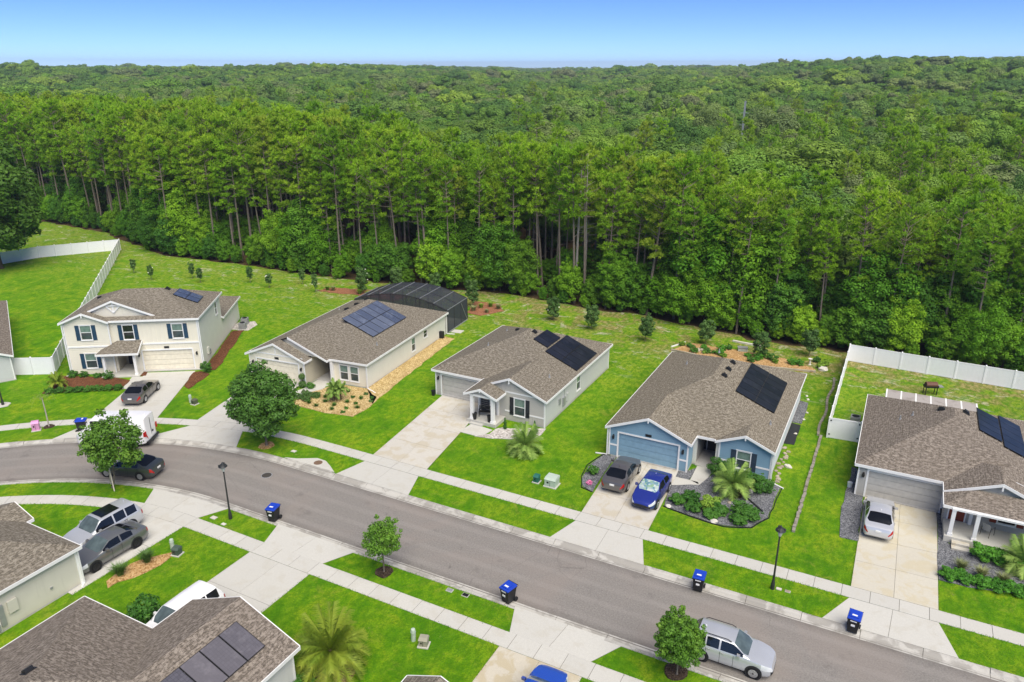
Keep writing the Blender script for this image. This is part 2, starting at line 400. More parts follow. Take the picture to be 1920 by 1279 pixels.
driveway([([(-.4,yk),(6.3,yk),(5.4,y0),(.8,y0)], 2, 1, CONC)], [([(.8,y1),(5.4,y1),(5.42,54.1),(.85,53.6)], 2, 4, CONC_YE)])
driveway([([(-17.15,yk),(-10.75,yk),(-11.65,y0),(-16.4,y0)], 2, 1, CONC)], [([(-16.45,y1),(-11.65,y1),(-12.0,51.2),(-16.95,50.9)], 2, 3, CONC_ST)])
driveway([([(-34.95,yk),(-28.35,yk),(-29.2,y0),(-34.25,y0)], 2, 1, CONC)], [([(-34.3,y1),(-29.2,y1),(-31.0,54.7),(-35.6,54.5)], 2, 4, CONC_ST)])
def q_(x, y, o=(-55.09,49.27), a=5.7): return (o[0]+x*math.cos(R(a))-y*math.sin(R(a)), o[1]+x*math.sin(R(a))+y*math.cos(R(a)))
sA, sB = s_of(-51.7,40.), s_of(-46.7,40.9)
driveway([(bent(s_of(-53.0,35.7), s_of(-44.9,38), 33.77, sA, sB, 36.34), 2, 1, CONC)], [(bent_to(sA, sB, 37.46, q_(5.95,.5), q_(1.1,.5)), 2, 3, CONC)])
sA, sB = s_of(-60.2,36.2), s_of(-55.2,38.8)
driveway([(bent(s_of(-60.2,33), s_of(-54.6,35.6), 33.77, sA, sB, 36.34), 2, 1, CONC)], [(bent_to(sA, sB, 37.46, (-61.05,48.05), (-65.0,45.5)), 2, 3, CONC)])
ys_, yb = 29.37, 28.23
sA, sB = s_of(-44.3,29), .35
driveway([(bent(s_of(-45.4,30.8), 1.3, 26.5, sA, sB, 24.71), 2, 1, CONC)], [(bent_to(sA, sB, 23.54, (-39.5,20.4), (-44.9,20.4)), 2, 3, CONC)])
driveway([([(-34.05,31.42),(-27.4,31.42),(-28.5,ys_+.03),(-33.35,ys_+.03)], 2, 1, CONC)], [([(-33.4,yb),(-28.5,yb),(-28.6,18.5),(-33.5,18.5)], 2, 3, CONC)])
driveway([([(-16.1,31.42),(-9.5,31.42),(-10.65,ys_+.03),(-15.4,ys_+.03)], 2, 1, CONC)], [([(-15.4,yb),(-10.65,yb),(-10.6,17),(-15.5,17)], 2, 4, CONC_WET)])
def bed(name, outline, mat, seed, z=.05, amp=.1, step=.7):
    return tag(MB().prism(wob(outline, amp, seed, step), -.05, z).build(name, mat), kind='structure')
bed('wood_chip_bed', [q_(8.9,1.8), q_(12.6,1.9), (-40.9,51.2), (-40.0,49.6), (-40.05,46.9), (-43.5,46.3), (-46.9,46.6), (-47.3,48.4), (-46.6,50.3)], MULCH_T, 11)
bed('wood_chip_bed', [(-40.2,49.8),(-41.3,57),(-42.8,68.3),(-44.4,68.6),(-43.0,52.6)], MULCH_T, 12)
bed('mulch_bed', [(-71.9,40.9),(-69.3,37.4),(-63.5,41.5),(-64.8,43.3),(-67,43.1)], MULCH_R, 13)
bed('mulch_bed', [(-66.2,45.2),(-65.2,44.3),(-64.4,44.9),(-65.1,45.6)], MULCH_R, 14, amp=.04)
bed('mulch_bed', [(-60.6,48.3),(-59.2,48.2),(-57.9,44.6),(-58.9,44.7),(-60.9,47.7)], MULCH_R, 15)
bed('mulch_bed', [(-60.4,48.6),(-67.2,58.7),(-66.2,59.5),(-59.4,49.3)], MULCH_R, 16)
bed('mulch_bed', [(-70,76.3),(-62,77.2),(-57.5,76.9),(-57,79.2),(-61.7,80.3),(-69,78.4)], MULCH_B, 17, amp=.3)
bed('mulch_bed', [(-46.4,77.3),(-44.3,77.0),(-42.7,80.0),(-44.6,82.3),(-48,81.9)], MULCH_B, 18, amp=.15)
bed('wood_chip_bed', [(-19.9,76.2),(-18.3,79.4),(-13,79.4),(-8.0,79.0),(-5.2,77.4),(-5.4,76.4),(-9,75.9),(-14,75.3)], MULCH_O, 19, amp=.2)
bed('gravel_bed', [(-11.6,45.5),(-9.2,45.1),(-7.3,45.0),(-5.7,45.7),(-4.9,47.4),(-4.7,51.9),(-5.4,52.5),(-9.4,52.5),(-9.8,50.5),(-10.1,49.45),(-12.0,48.45)], GRAVEL, 20, amp=.06)
bed('gravel_bed', [(-11.95,49.85),(-12.05,51.0),(-11.3,51.2),(-10.95,51.9),(-10.9,49.85)], GRAVEL, 21, amp=.03)
bed('gravel_bed', [(-16.75,45.0),(-17.6,45.3),(-18.2,46.6),(-18.45,48.5),(-18.0,50.5),(-17.0,50.8),(-17.02,48)], GRAVEL, 22, amp=.05)
bed('gravel_bed', [(.78,47.2),(-.35,47.3),(-.45,52),(-.35,57.5),(.1,57.5),(.15,53.4),(.82,53.4)], GRAVEL, 23, amp=.1)
bed('gravel_bed', [(5.42,45.2),(5.42,53.9),(6.0,53.9),(6.0,49.6),(12,49.2),(12,46.8),(9.3,45.9),(7,45.3)], GRAVEL, 24, amp=.06)
bed('stone_bed', [(-28.7,48.5),(-27.9,49.6),(-27.9,50.6),(-24.1,52.6),(-23.9,50.7),(-24.6,50.0),(-26,49.5)], PEBBLE, 25, amp=.15)
bed('gravel_bed', [(-5.62,63.6),(-5.62,68.6),(-4.85,68.4),(-4.8,63.6)], GRAVEL, 50, amp=.04)
bed('landscape_fabric', [(-5.62,59.2),(-5.62,63.4),(-4.85,63.3),(-4.8,59.3)], plain('black_landscape_fabric', (.022,.024,.028), .8, .3), 51, .04, .03)
bed('wood_chip_bed', [(-38.9,22.2),(-38.9,24.6),(-37.6,26.0),(-37.4,24.6),(-38.3,21.6)], MULCH_O, 26, amp=.15)
bed('wood_chip_bed', [(-22.0,20.0),(-23.4,22.4),(-22.9,23.9),(-21.9,24.3),(-21.1,23.6),(-20.9,22.5),(-21.1,20)], MULCH_T, 27, amp=.07)
for x, y, r_, m, nm in ((-42.9,39.4,.62,MULCH_O,1),(-24.6,30.5,.55,MULCH_D,2),(-62.0,33.4,.4,MULCH_D,3),(-7.7,49.4,.75,MULCH_D,4),(-6.55,30.75,.6,MULCH_D,5)):
    bed('mulch_ring', [(x+r_*math.cos(k*.5236), y+r_*math.sin(k*.5236)) for k in range(12)], m, 30+nm, .07, .06, .4)
# walks
def walk(pts_list):
    root = tag(link('footpath', None), kind='structure')
    for q in pts_list: MB().prism(q, -.04, .045).build('slab', CONC, root)
walk([[(-11.98,48.48),(-10.1,49.42),(-10.3,49.83),(-11.94,49.83)], [(-10.88,49.84),(-10.1,49.5),(-9.82,50.5),(-9.62,52.45),(-10.95,52.2)]])
walk([[(-30.35,48.75),(-28.2,48.7),(-27.95,50.3),(-30.1,50.55)]])
walk([[(-63.6,41.6),(-62.55,42.3),(-64.2,44.75),(-65.3,44.0)]])
walk([[q_(6.85,-.2),q_(8.6,-.2),q_(8.75,5.4),q_(6.85,5.4)], [q_(5.9,-2.6),q_(7.3,-2.9),q_(8.55,-.25),q_(6.9,-.25)]])
walk([[(5.44,47.6),(6.12,47.55),(6.12,48.5),(5.44,48.55)], [(6.14,47.55),(7.1,47.6),(7.1,48.5),(6.14,48.5)]])
# ================================================================ houses
PITCH = .417
SH_A = m_shingle('brown_grey_shingles', (.148, .128, .098), (.205, .18, .142), (.245, .22, .178))
SH_B = m_shingle('tan_shingles', (.160, .137, .102), (.222, .194, .148), (.265, .236, .186))
SH_C = m_shingle('warm_brown_shingles', (.148, .124, .100), (.215, .182, .15), (.26, .225, .188))
TRIM = plain('white_trim', (.78, .78, .77), .5, .4, var=.03)
W_CREAM = m_wall('cream_siding', (.76, .72, .60)); W_PALE = m_wall('pale_cream_siding', (.70, .69, .62)); W_GREY = m_wall('grey_siding', (.47, .455, .415))
W_GREYL = m_wall('light_grey_siding', (.53, .54, .53)); W_BLUE = m_wall('blue_siding', (.21, .345, .445)); W_SIDE = m_wall('pale_blue_siding', (.60, .65, .70))
W_TAUPE = m_wall('taupe_siding', (.41, .40, .375)); W_BEIGE = m_wall('beige_siding', (.60, .58, .50))
GD_CREAM = plain('cream_garage_door', (.74, .69, .56), .55); GD_GREY = plain('grey_garage_door', (.45, .44, .41), .55); GD_BLUE = plain('blue_garage_door', (.21, .35, .455), .5)
GL_UP = m_glass('window_glass_blind_reflection', (.20, .30, .25), .08); GL_LO = m_glass('window_glass', (.06, .085, .085), .06); GL_DK = m_glass('dark_window_glass', (.02, .024, .026), .05)  # upper panes: pale blinds plus a greenish reflection put into the colour
SHUT_NAVY = plain('navy_paint', (.018, .055, .10), .55); SHUT_BLK = plain('charcoal_paint', (.02, .022, .028), .55); SHUT_RED = plain('brick_red_paint', (.22, .032, .012), .55); SHUT_SL = plain('slate_paint', (.03, .048, .075), .55)
DOOR_DK = plain('dark_door_paint', (.022, .026, .04), .5); DARK = plain('black_metal_and_shade', (.012, .012, .013), .45, .4); GREYM = plain('grey_metal', (.33, .34, .35), .45, .4, .3)
FOUND = m_concrete('foundation_concrete', (.46, .45, .43), (.33, .30, .26), .5)
SOL_BK = m_solar('black_solar_cells', (.010, .012, .020), (.004, .005, .008), (.018, .020, .030), .3, .08)
SOL_BL = m_solar('blue_grey_solar_cells', (.050, .064, .105), (.02, .022, .03), (.13, .15, .20))
SOL_PU = m_solar('dusty_solar_cells', (.085, .082, .095), (.03, .03, .035), (.14, .13, .14))
SCREEN_F = plain('bronze_frame', (.03, .03, .034), .5)
ENTRY = m_wall('tan_entry_wall', (.50, .46, .35))

def clip(poly, h):
    """keep the part of a plan polygon where h(x,y) = a*x+b*y+c >= 0"""
    a, b, c = h; out = []
    for i, p in enumerate(poly):
        q = poly[(i+1) % len(poly)]; dp = a*p[0]+b*p[1]+c; dq = a*q[0]+b*q[1]+c
        if dp >= -1e-9: out.append(p)
        if (dp > 1e-9 and dq < -1e-9) or (dp < -1e-9 and dq > 1e-9):
            t = dp/(dp-dq); out.append((lerp(p[0], q[0], t), lerp(p[1], q[1], t)))
    return out
def parea(p): return abs(sum(p[i][0]*p[(i+1) % len(p)][1]-p[(i+1) % len(p)][0]*p[i][1] for i in range(len(p))))/2 if len(p) > 2 else 0
class Comp:
    def __init__(s, x0, y0, x1, y1, g='', e=2.6, p=PITCH):
        s.x0, s.y0, s.x1, s.y1, s.e, s.p, s.g = x0, y0, x1, y1, e, p, g
        pl = {'F': (0, p, e-p*y0), 'B': (0, -p, e+p*y1), 'L': (p, 0, e-p*x0), 'R': (-p, 0, e+p*x1)}
        s.pl = {k: v for k, v in pl.items() if k not in g}
    def rect(s): return [(s.x0,s.y0),(s.x1,s.y0),(s.x1,s.y1),(s.x0,s.y1)]
    def inside(s, x, y, m=0): return s.x0-m <= x <= s.x1+m and s.y0-m <= y <= s.y1+m
    def z(s, x, y): return min(a*x+b*y+c for a, b, c in s.pl.values()) if s.inside(x, y, 1e-6) else -1e9
def roof_polys(comps):
    res = []
    for ia, A in enumerate(comps):
        for k, P in A.pl.items():
            base = A.rect()
            for k2, Q in A.pl.items():
                if k2 != k and base: base = clip(base, (Q[0]-P[0], Q[1]-P[1], Q[2]-P[2]))
            pieces = [base] if parea(base) > 1e-4 else []
            for ib, B in enumerate(comps):
                if ib == ia: continue
                eps = 1e-5 if ib < ia else -1e-5
                hs_ = [(1,0,-B.x0),(-1,0,B.x1),(0,1,-B.y0),(0,-1,B.y1)]+[(Q[0]-P[0], Q[1]-P[1], Q[2]-P[2]+eps) for Q in B.pl.values()]
                new = []
                for pc in pieces:
                    rem = pc; keep = []; empty = False
                    for h in hs_:
                        if abs(h[0]) < 1e-9 and abs(h[1]) < 1e-9:
                            if h[2] <= 0: empty = True; break
                            continue
                        o = clip(rem, (-h[0], -h[1], -h[2]))
                        if parea(o) > 1e-4: keep.append(o)
                        rem = clip(rem, h)
                        if parea(rem) <= 1e-4: rem = []; break
                    new += [pc] if (empty or not rem) else keep
                pieces = new
            for pc in pieces: res.append((pc, P, k))
    return res
def roofz(comps, x, y): return max(c.z(x, y) for c in comps)

def make_roof(root, comps, mat, name='roof', th=.15, fascia=True):
    polys = roof_polys(comps); m = MB(); uvs = []; fa = MB(); sl = math.sqrt(1+PITCH*PITCH)
    for pc, P, k in polys:
        top = [(x, y, P[0]*x+P[1]*y+P[2]) for x, y in pc]
        m.mi = 0; m.poly(top); uvs += [((x, y*sl) if k in 'FB' else (y, x*sl)) for x, y in pc]
        m.mi = 1; m.poly([(x, y, z-th) for x, y, z in top][::-1]); uvs += [(0, 0)]*len(pc)
        for i in range(len(top)):
            a, b = top[i], top[(i+1) % len(top)]
            dx, dy = b[0]-a[0], b[1]-a[1]; L = math.hypot(dx, dy)
            if L < .02: continue
            nx_, ny_ = dy/L, -dx/L; mx, my = (a[0]+b[0])/2+nx_*.03, (a[1]+b[1])/2+ny_*.03
            zz = (a[2]+b[2])/2
            cover = max([c.z(mx, my) for c in comps])
            if cover > zz-.05: continue
            o = .035; h = .19
            vs_ = []
            for p in (a, b):
                vs_ += [(p[0]-nx_*.01, p[1]-ny_*.01, p[2]-h), (p[0]+nx_*o, p[1]+ny_*o, p[2]-h), (p[0]+nx_*o, p[1]+ny_*o, p[2]+.012), (p[0]-nx_*.01, p[1]-ny_*.01, p[2]+.012)]
            fa.add(vs_, [(0,1,2,3),(7,6,5,4),(0,4,5,1),(1,5,6,2),(2,6,7,3),(3,7,4,0)])
    me = m.mesh(name, [mat, TRIM]); ul = me.uv_layers.new(name='UVMap'); ul.data.foreach_set('uv', [c for uv in uvs for c in uv])
    ro = link(name, me, root)
    if fascia: fa.build('fascia', TRIM, root)
    return ro

def wall(root, p, q, comps, mat, style='lap', ops=(), z0=.0, ztop=None, drop=.15, row=.185):
    """a wall from p to q (left to right seen from outside) with cut openings, real laps or battens"""
    dx, dy = q[0]-p[0], q[1]-p[1]; L = math.hypot(dx, dy); ux, uy = dx/L, dy/L; nx_, ny_ = uy, -ux
    def top(u):
        if ztop is not None: return ztop
        return max(.5, roofz(comps, p[0]+ux*u, p[1]+uy*u)-drop)
    us = {0., L}
    for u, w, a, h in ops: us |= {u-w/2, u+w/2}
    n = int(L/.45)
    if ztop is None: us |= {L*i/n for i in range(1, n)}
    us = sorted(us); m = MB()
    def pt(u, z, o): return (p[0]+ux*u+nx_*o, p[1]+uy*u+ny_*o, z)
    for i in range(len(us)-1):
        a, b = us[i], us[i+1]
        if b-a < 1e-4: continue
        mid = (a+b)/2; ta, tb = top(a), top(b)
        spans = [(z0, 99.)]
        for u, w, z, h in ops:
            if u-w/2-1e-6 < mid < u+w/2+1e-6:
                spans = [s_ for lo, hi in spans for s_ in ((lo, min(hi, z)), (max(lo, z+h), hi)) if s_[1]-s_[0] > .01]
        for lo, hi in spans:
            if style == 'lap':
                z = lo
                while z < min(hi, max(ta, tb)):
                    z2 = min((math.floor(z/row+1e-6)+1)*row, hi)
                    A0, B0, A1, B1 = min(z, ta), min(z, tb), min(z2, ta), min(z2, tb)
                    m.add([pt(a,A0,.022), pt(b,B0,.022), pt(b,B1,.004), pt(a,A1,.004), pt(a,A0,.0), pt(b,B0,.0)], [(0,1,2,3),(4,5,1,0)])
                    z = z2
            else:
                m.poly([pt(a,lo,0), pt(b,lo,0), pt(b,min(hi,tb),0), pt(a,min(hi,ta),0)])
    if style == 'batten':
        u = .2
        while u < L:
            t_ = top(u); segs = [(z0, t_)]
            for uo, w, z, h in ops:
                if uo-w/2-.1 < u < uo+w/2+.1: segs = [s_ for lo, hi in segs for s_ in ((lo, min(hi, z-.06)), (max(lo, z+h+.06), hi)) if s_[1]-s_[0] > .05]
            for lo, hi in segs:
                m.add([pt(u-.03,lo,.0),pt(u+.03,lo,.0),pt(u+.03,hi,.0),pt(u-.03,hi,.0),pt(u-.03,lo,.022),pt(u+.03,lo,.022),pt(u+.03,hi,.022),pt(u-.03,hi,.022)],
                      [(4,5,6,7),(0,4,7,3),(5,1,2,6)])
            u += .41
    for u, w, z, h in ops:      # reveals
        a, b = u-w/2, u+w/2; d = -.14
        m.add([pt(a,z,.005),pt(b,z,.005),pt(b,z+h,.005),pt(a,z+h,.005),pt(a,z,d),pt(b,z,d),pt(b,z+h,d),pt(a,z+h,d)], [(0,4,5,1),(1,5,6,2),(2,6,7,3),(3,7,4,0)])
    return m.build('wall', mat, root)
def frame_at(p, q, u):
    dx, dy = q[0]-p[0], q[1]-p[1]; L = math.hypot(dx, dy); return (p[0]+dx/L*u, p[1]+dy/L*u, 0), math.atan2(dy, dx)
def ring(m, w, h, t, y0, y1, z=0, bottom=True):
    m.box(-w/2-t, y0, z+h, w/2+t, y1, z+h+t)
    if bottom: m.box(-w/2-t, y0, z-t, w/2+t, y1, z)
    m.box(-w/2-t, y0, z, -w/2, y1, z+h); m.box(w/2, y0, z, w/2+t, y1, z+h)
def window(root, p, q, u, w, z, h, shut=None, glu=None, gll=None, trim=.075):
    loc, rot = frame_at(p, q, u); m = MB(); ring(m, w, h, trim, -.05, .02, z)
    m.box(-w/2, .0, z+h*.49, w/2, .045, z+h*.53)
    f = m.build('window', TRIM, root, loc, rot)
    MB().box(-w/2-.1, -.09, z-.11, w/2+.1, -.052, z-.05).build('sill', TRIM, f)
    MB().box(-w/2-.12, -.075, z+h+.07, w/2+.12, -.052, z+h+.14).build('head_trim', TRIM, f)
    MB().box(-w/2+.002, .02, z+h*.53, w/2-.002, .03, z+h-.002).build('pane', glu or GL_UP, f)
    MB().box(-w/2+.002, .05, z+.002, w/2-.002, .06, z+h*.49).build('pane', gll or GL_LO, f)
    if shut:
        for s in (-1, 1):
            x = s*(w/2+.28); sh = MB().box(x-.19, -.045, z-.06, x+.19, -.027, z+h+.06)
            for zz in (z-.06, z+h*.45, z+h-.04): sh.box(x-.19, -.062, zz, x+.19, -.046, zz+.1)
            sh.box(x-.19, -.062, z+.041, x-.13, -.046, z+h*.45-.001); sh.box(x+.13, -.062, z+.041, x+.19, -.046, z+h*.45-.001)
            sh.build('shutter', shut, f)
    return f
def garage_door(root, p, q, u, w, h, mat, num=True):
    loc, rot = frame_at(p, q, u); m = MB(); ring(m, w, h, .13, -.045, .02, 0, False)
    f = m.build('garage_door', TRIM, root, loc, rot)
    for i in range(4):
        z0 = .02+i*(h-.02)/4; z1 = z0+(h-.02)/4-.02; d = MB().box(-w/2+.002, .10, z0, w/2-.002, .135, z1)
        for k in range(8):
            a = -w/2+.06+k*(w-.12)/8; d.box(a+.03, .088, z0+.07, a+(w-.12)/8-.03, .099, z1-.07)
        d.build('door_section', mat, f)
    if num: MB().box(-.24, -.06, h+.22, .24, -.03, h+.42).build('house_number_plaque', DARK, f)
    return f
def sconce(root, p, q, u, z=1.75):
    loc, rot = frame_at(p, q, u); m = MB().box(-.06, -.05, z-.1, .06, -.02, z+.16)
    m.lathe([(.02,.14),(.09,.1),(.11,.02),(.085,-.16),(.05,-.18)], 6, (0,-.14,z)); m.bar((0,-.05,z+.12), (0,-.14,z+.14), .03, .03)
    return m.build('wall_lamp', DARK, root, loc, rot)
def trim_board(root, x, y, z1, s=.11, z0=0, name='corner_trim'):
    return MB().box(x-s/2, y-s/2, z0, x+s/2, y+s/2, z1).build(name, TRIM, root)
def band(root, p, q, z, h=.13, o=.045):
    dx, dy = q[0]-p[0], q[1]-p[1]; L = math.hypot(dx, dy); loc, rot = frame_at(p, q, 0)
    return MB().box(0, -o, z, L, -.005, z+h).build('trim_band', TRIM, root, loc, rot)
def foundation(root, poly, h=.1): return MB().prism(poly, -.15, h).build('foundation', FOUND, root)
def hinge_slope(side, comp, x, y):
    """frame lying on a roof slope: origin on the slope, local z = slope normal"""
    a = math.atan(comp.p); z = comp.pl[side]; zz = z[0]*x+z[1]*y+z[2]
    rot = {'R': (0, a, 0), 'L': (0, -a, 0), 'F': (a, 0, 0), 'B': (-a, 0, 0)}[side]
    return (x, y, zz), rot
def roof_vent(root, roof, comp, side, x, y, s=.42):
    loc, rot = hinge_slope(side, comp, x, y)
    m = MB().box(-s*.6, -s*.6, 0, s*.6, s*.6, .03)
    m.add([(-s*.45,-s*.45,.03),(s*.45,-s*.45,.03),(s*.45,s*.45,.03),(-s*.45,s*.45,.03),(-s*.4,-s*.4,.2),(s*.4,-s*.4,.14),(s*.4,s*.4,.14),(-s*.4,s*.4,.2)], [(4,5,6,7),(0,1,5,4),(1,2,6,5),(2,3,7,6),(3,0,4,7)])
    o = m.build('roof_vent', DARK, roof, loc); o.rotation_euler = rot; return o
def vent_pipe(roof, comp, side, x, y):
    loc, rot = hinge_slope(side, comp, x, y)
    MB().lathe([(.05,-.1),(.05,.3),(.035,.31)], 10).lathe([(.11,-.05),(.07,.12)], 10).build('vent_pipe', GREYM, roof, loc)
def solar(root, comp, side, x0, y0, x1, y1, nx_, ny_, mat, skip=()):
    """panels in plan x0..x1, y0..y1 laid on the slope"""
    a = math.atan(comp.p); ca = math.cos(a); loc, rot = hinge_slope(side, comp, (x0+x1)/2, (y0+y1)/2)
    W = (x1-x0)/(ca if side in 'LR' else 1); D = (y1-y0)/(ca if side in 'FB' else 1)
    r_ = MB()
    for t in (.2, .8):
        if side in 'LR': r_.box(-W/2+W*t-.03, -D/2+.03, -.0, -W/2+W*t+.03, D/2-.03, .075)
        else: r_.box(-W/2+.03, -D/2+D*t-.03, 0, W/2-.03, -D/2+D*t+.03, .075)
    arr = r_.build('solar_array', GREYM, root, loc); arr.rotation_euler = rot
    pw, pd = W/nx_, D/ny_
    m = MB(); m.mi = 1; m.box(-pw/2+.012, -pd/2+.012, .08, pw/2-.012, pd/2-.012, .115); m.mi = 0
    m.poly([(-pw/2+.04,-pd/2+.04,.117),(pw/2-.04,-pd/2+.04,.117),(pw/2-.04,pd/2-.04,.117),(-pw/2+.04,pd/2-.04,.117)])
    me = m.mesh('solar_panel', [mat, DARK])
    for i in range(nx_):
        for j in range(ny_):
            if (i, j) in skip: continue
            link('solar_panel', me, arr, (-W/2+pw*(i+.5), -D/2+pd*(j+.5), 0))
    return arr
def post(root, x, y, z0, z1, s=.28, mat=None):
    m = MB().box(x-s/2, y-s/2, z0, x+s/2, y+s/2, z1); m.box(x-s/2-.04, y-s/2-.04, z0, x+s/2+.04, y+s/2+.04, z0+.18); m.box(x-s/2-.03, y-s/2-.03, z1-.12, x+s/2+.03, y+s/2+.03, z1)
    return m.build('column', mat or TRIM, root)
def brace(root, x, y, z, s=.35):
    m = MB().bar((x, y-.02, z), (x, y-.02, z-s), .09, .05, (0,1,0)); m.bar((x, y+.08, z-s*.95), (x, y-.02, z-s*.4), .07, .05)
    return m.build('gable_bracket', TRIM, root)
def box_on(root, p, q, u, z, w, h, d, name, mat):
    loc, rot = frame_at(p, q, u); return MB().box(-w/2, -d, z, w/2, -.005, z+h).build(name, mat, root, loc, rot)
def ground_pipe(root, x, y, z1, dx, dy, name='downspout'):
    m = MB().box(x-.045, y-.045, .06, x+.045, y+.045, z1); m.bar((x, y, .07), (x+dx, y+dy, .06), .09, .07); return m.build(name, TRIM, root)

# ---- grey-brown house with a small gabled porch
H = thing('grey_house', 'grey single-storey house with small gabled porch and two black solar arrays', 'house', (-36.25,54.5,0), 0, 'houses along the street')
C = [Comp(-.3,-.3,12.35,13.8), Comp(5.25,-2.1,12.35,6,'F'), Comp(5.3,-3.85,8.5,-.2,'F',2.72)]
ro = make_roof(H, C, SH_A)
foundation(H, [(-.03,-.03),(5.53,-.03),(5.53,-1.83),(12.08,-1.83),(12.08,13.53),(-.03,13.53)], .16)
G0, G1 = (0,0), (5.55,0); F0, F1 = (5.55,-1.8), (12.05,-1.8); S0, S1 = (12.05,-1.8), (12.05,13.5)
wall(H, G0, G1, C, W_GREY, 'lap', [(3.02,4.72,0,2.1)]); garage_door(H, G0, G1, 3.02, 4.72, 2.1, GD_GREY); sconce(H, G0, G1, .3)
wall(H, (5.55,0), (5.55,-1.8), C, W_GREY, 'lap')
wall(H, F0, F1, C, W_GREY, 'lap', [(4.13,.97,.66,1.52)]); window(H, F0, F1, 4.13, .97, .66, 1.52, SHUT_BLK)
wall(H, S0, S1, C, W_GREYL, 'lap', [(7.35,.8,.75,1.45)], ztop=2.62); window(H, S0, S1, 7.35, .8, .75, 1.45)
wall(H, (12.05,13.5), (0,13.5), C, W_GREYL, 'lap', ztop=2.62); wall(H, (0,13.5), (0,0), C, W_GREYL, 'lap', ztop=2.62)
band(H, (8.25,-1.8), (9.0,-1.8), .82); band(H, (10.4,-1.8), F1, .82); band(H, (8.3,-1.8), (11.9,-1.8), 2.6, .14)
for u in np.arange(7.6, 10.6, .41): MB().box(u-.03, -1.845, 2.76, u+.03, -1.82, roofz(C[1:2], u, -1.8)-.2).build('batten', W_GREY, H)
for u in np.arange(10.6, 12, .41): MB().box(u-.03, -1.845, .2, u+.03, -1.82, .81).build('batten', W_GREY, H)
for x, y in ((12.05,-1.8),(0,0)): trim_board(H, x, y, 2.6)
trim_board(H, 12.05, 13.5, 2.6)
MB().box(5.55,-3.75,-.1,8.35,-1.83,.30).build('porch_floor', CONC, H)
MB().box(5.95,-4.1,-.1,7.2,-3.77,.15).build('step', CONC, H)
post(H, 5.95, -3.5, .3, 2.66); post(H, 7.98, -3.5, .3, 2.66); trim_board(H, 7.6, -1.9, 2.6, .18, .3, 'pilaster'); trim_board(H, 5.75, -1.9, 2.6, .18, .3, 'pilaster')
mb = MB().box(5.75,-3.62,2.5,8.2,-3.4,2.68); mb.box(8.0,-3.39,2.5,8.2,-1.83,2.68); mb.box(5.75,-3.39,2.5,5.95,-1.83,2.68); mb.build('porch_beam', TRIM, H)
mb = MB().add([(5.75,-3.5,2.69),(8.05,-3.5,2.69),(6.9,-3.5,3.2)], [(0,1,2)]); mb.build('gable_panel', W_GREY, H)
brace(H, 6.9, -3.86, 3.26, .22); brace(H, 8.8, -2.12, 3.9)
loc, rot = frame_at(F0, F1, .75); mb = MB(); ring(mb, .9, 2.05, .08, -.04, 0, .3); dr_ = mb.build('door', TRIM, H, loc, rot)
MB().box(-.45,-.02,.3,.45,-.003,2.35).build('door_leaf', DOOR_DK, dr_)
box_on(H, S0, S1, 3.0, 1.0, .3, .55, .14, 'meter_box', GREYM); box_on(H, S0, S1, 3.9, .55, .45, .8, .16, 'electric_panel', GREYM); box_on(H, S0, S1, 4.75, .7, .4, .75, .12, 'electric_panel', W_GREYL); box_on(H, S0, S1, 4.05, 1.4, .05, 1.2, .05, 'conduit', GREYM)
MC = C[0]; o_ = (-36.25, 54.5)
roof_vent(H, ro, MC, 'R', 6.64, 7.35); roof_vent(H, ro, MC, 'L', 4.38, 8.2, .36)
for x, y in ((2.5,9.5),(3.4,4.0)): vent_pipe(ro, MC, 'L', x, y)
vent_pipe(ro, MC, 'R', 10.9, 1.6)
solar(H, MC, 'R', 7.17, 5.9, 8.68, 8.95, 1, 3, SOL_BK); solar(H, MC, 'R', 8.8, 5.06, 12.06, 10.1, 2, 5, SOL_BK)

# ---- blue house
H = thing('blue_house', 'blue lap-sided house with white trim and one black rooftop solar array', 'house', (-17.65,50.8,0), 0, 'houses along the street')
C = [Comp(-.3,1.4,12.25,18.2), Comp(-.3,-.3,6.5,8,'F'), Comp(7.9,1.2,12.25,7.5,'F')]
ro = make_roof(H, C, SH_B)
foundation(H, [(-.03,-.03),(6.23,-.03),(6.23,1.6),(12.03,1.5),(12.03,17.93),(-.03,17.93)], .1)
G0, G1 = (0,0), (6.2,0); F0, F1 = (8.2,1.55), (12,1.55); S0, S1 = (12,1.55), (12,17.9)
wall(H, G0, G1, C, W_BLUE, 'lap', [(3.12,4.72,0,2.12)]); garage_door(H, G0, G1, 3.12, 4.72, 2.12, GD_BLUE); sconce(H, G0, G1, .33); sconce(H, G0, G1, 5.85)
band(H, (0.06,0), (.63,0), .95); band(H, (5.62,0), (6.14,0), .95)
wall(H, (6.2,0), (6.2,1.6), C, W_BLUE, 'lap', ztop=2.5)
wall(H, (6.2,1.62), (8.2,1.62), C, W_PALE, 'flat', [(1.02,1.42,0,2.3)], ztop=2.6)
wall(H, (6.35,4.3), (8.05,4.3), C, DARK, 'flat', ztop=2.6); wall(H, (6.48,1.76), (6.48,4.3), C, W_TAUPE, 'flat', ztop=2.6); wall(H, (7.95,4.3), (7.95,1.76), C, W_TAUPE, 'flat', ztop=2.6)  # back wall is black: shade of the entry recess put into its colour
MB().box(6.49,1.5,-.05,7.94,4.29,.07).build('entry_floor', CONC, H)
loc, rot = frame_at((6.35,4.28), (8.05,4.28), .85); mb = MB(); ring(mb, .9, 2.05, .07, -.04, 0, .07); dr_ = mb.build('door', TRIM, H, loc, rot); MB().box(-.45,-.02,.07,.45,-.004,2.1).build('door_leaf', DOOR_DK, dr_)
MB().box(6.75,2.6,.072,7.6,3.3,.09).build('doormat', DARK, H)
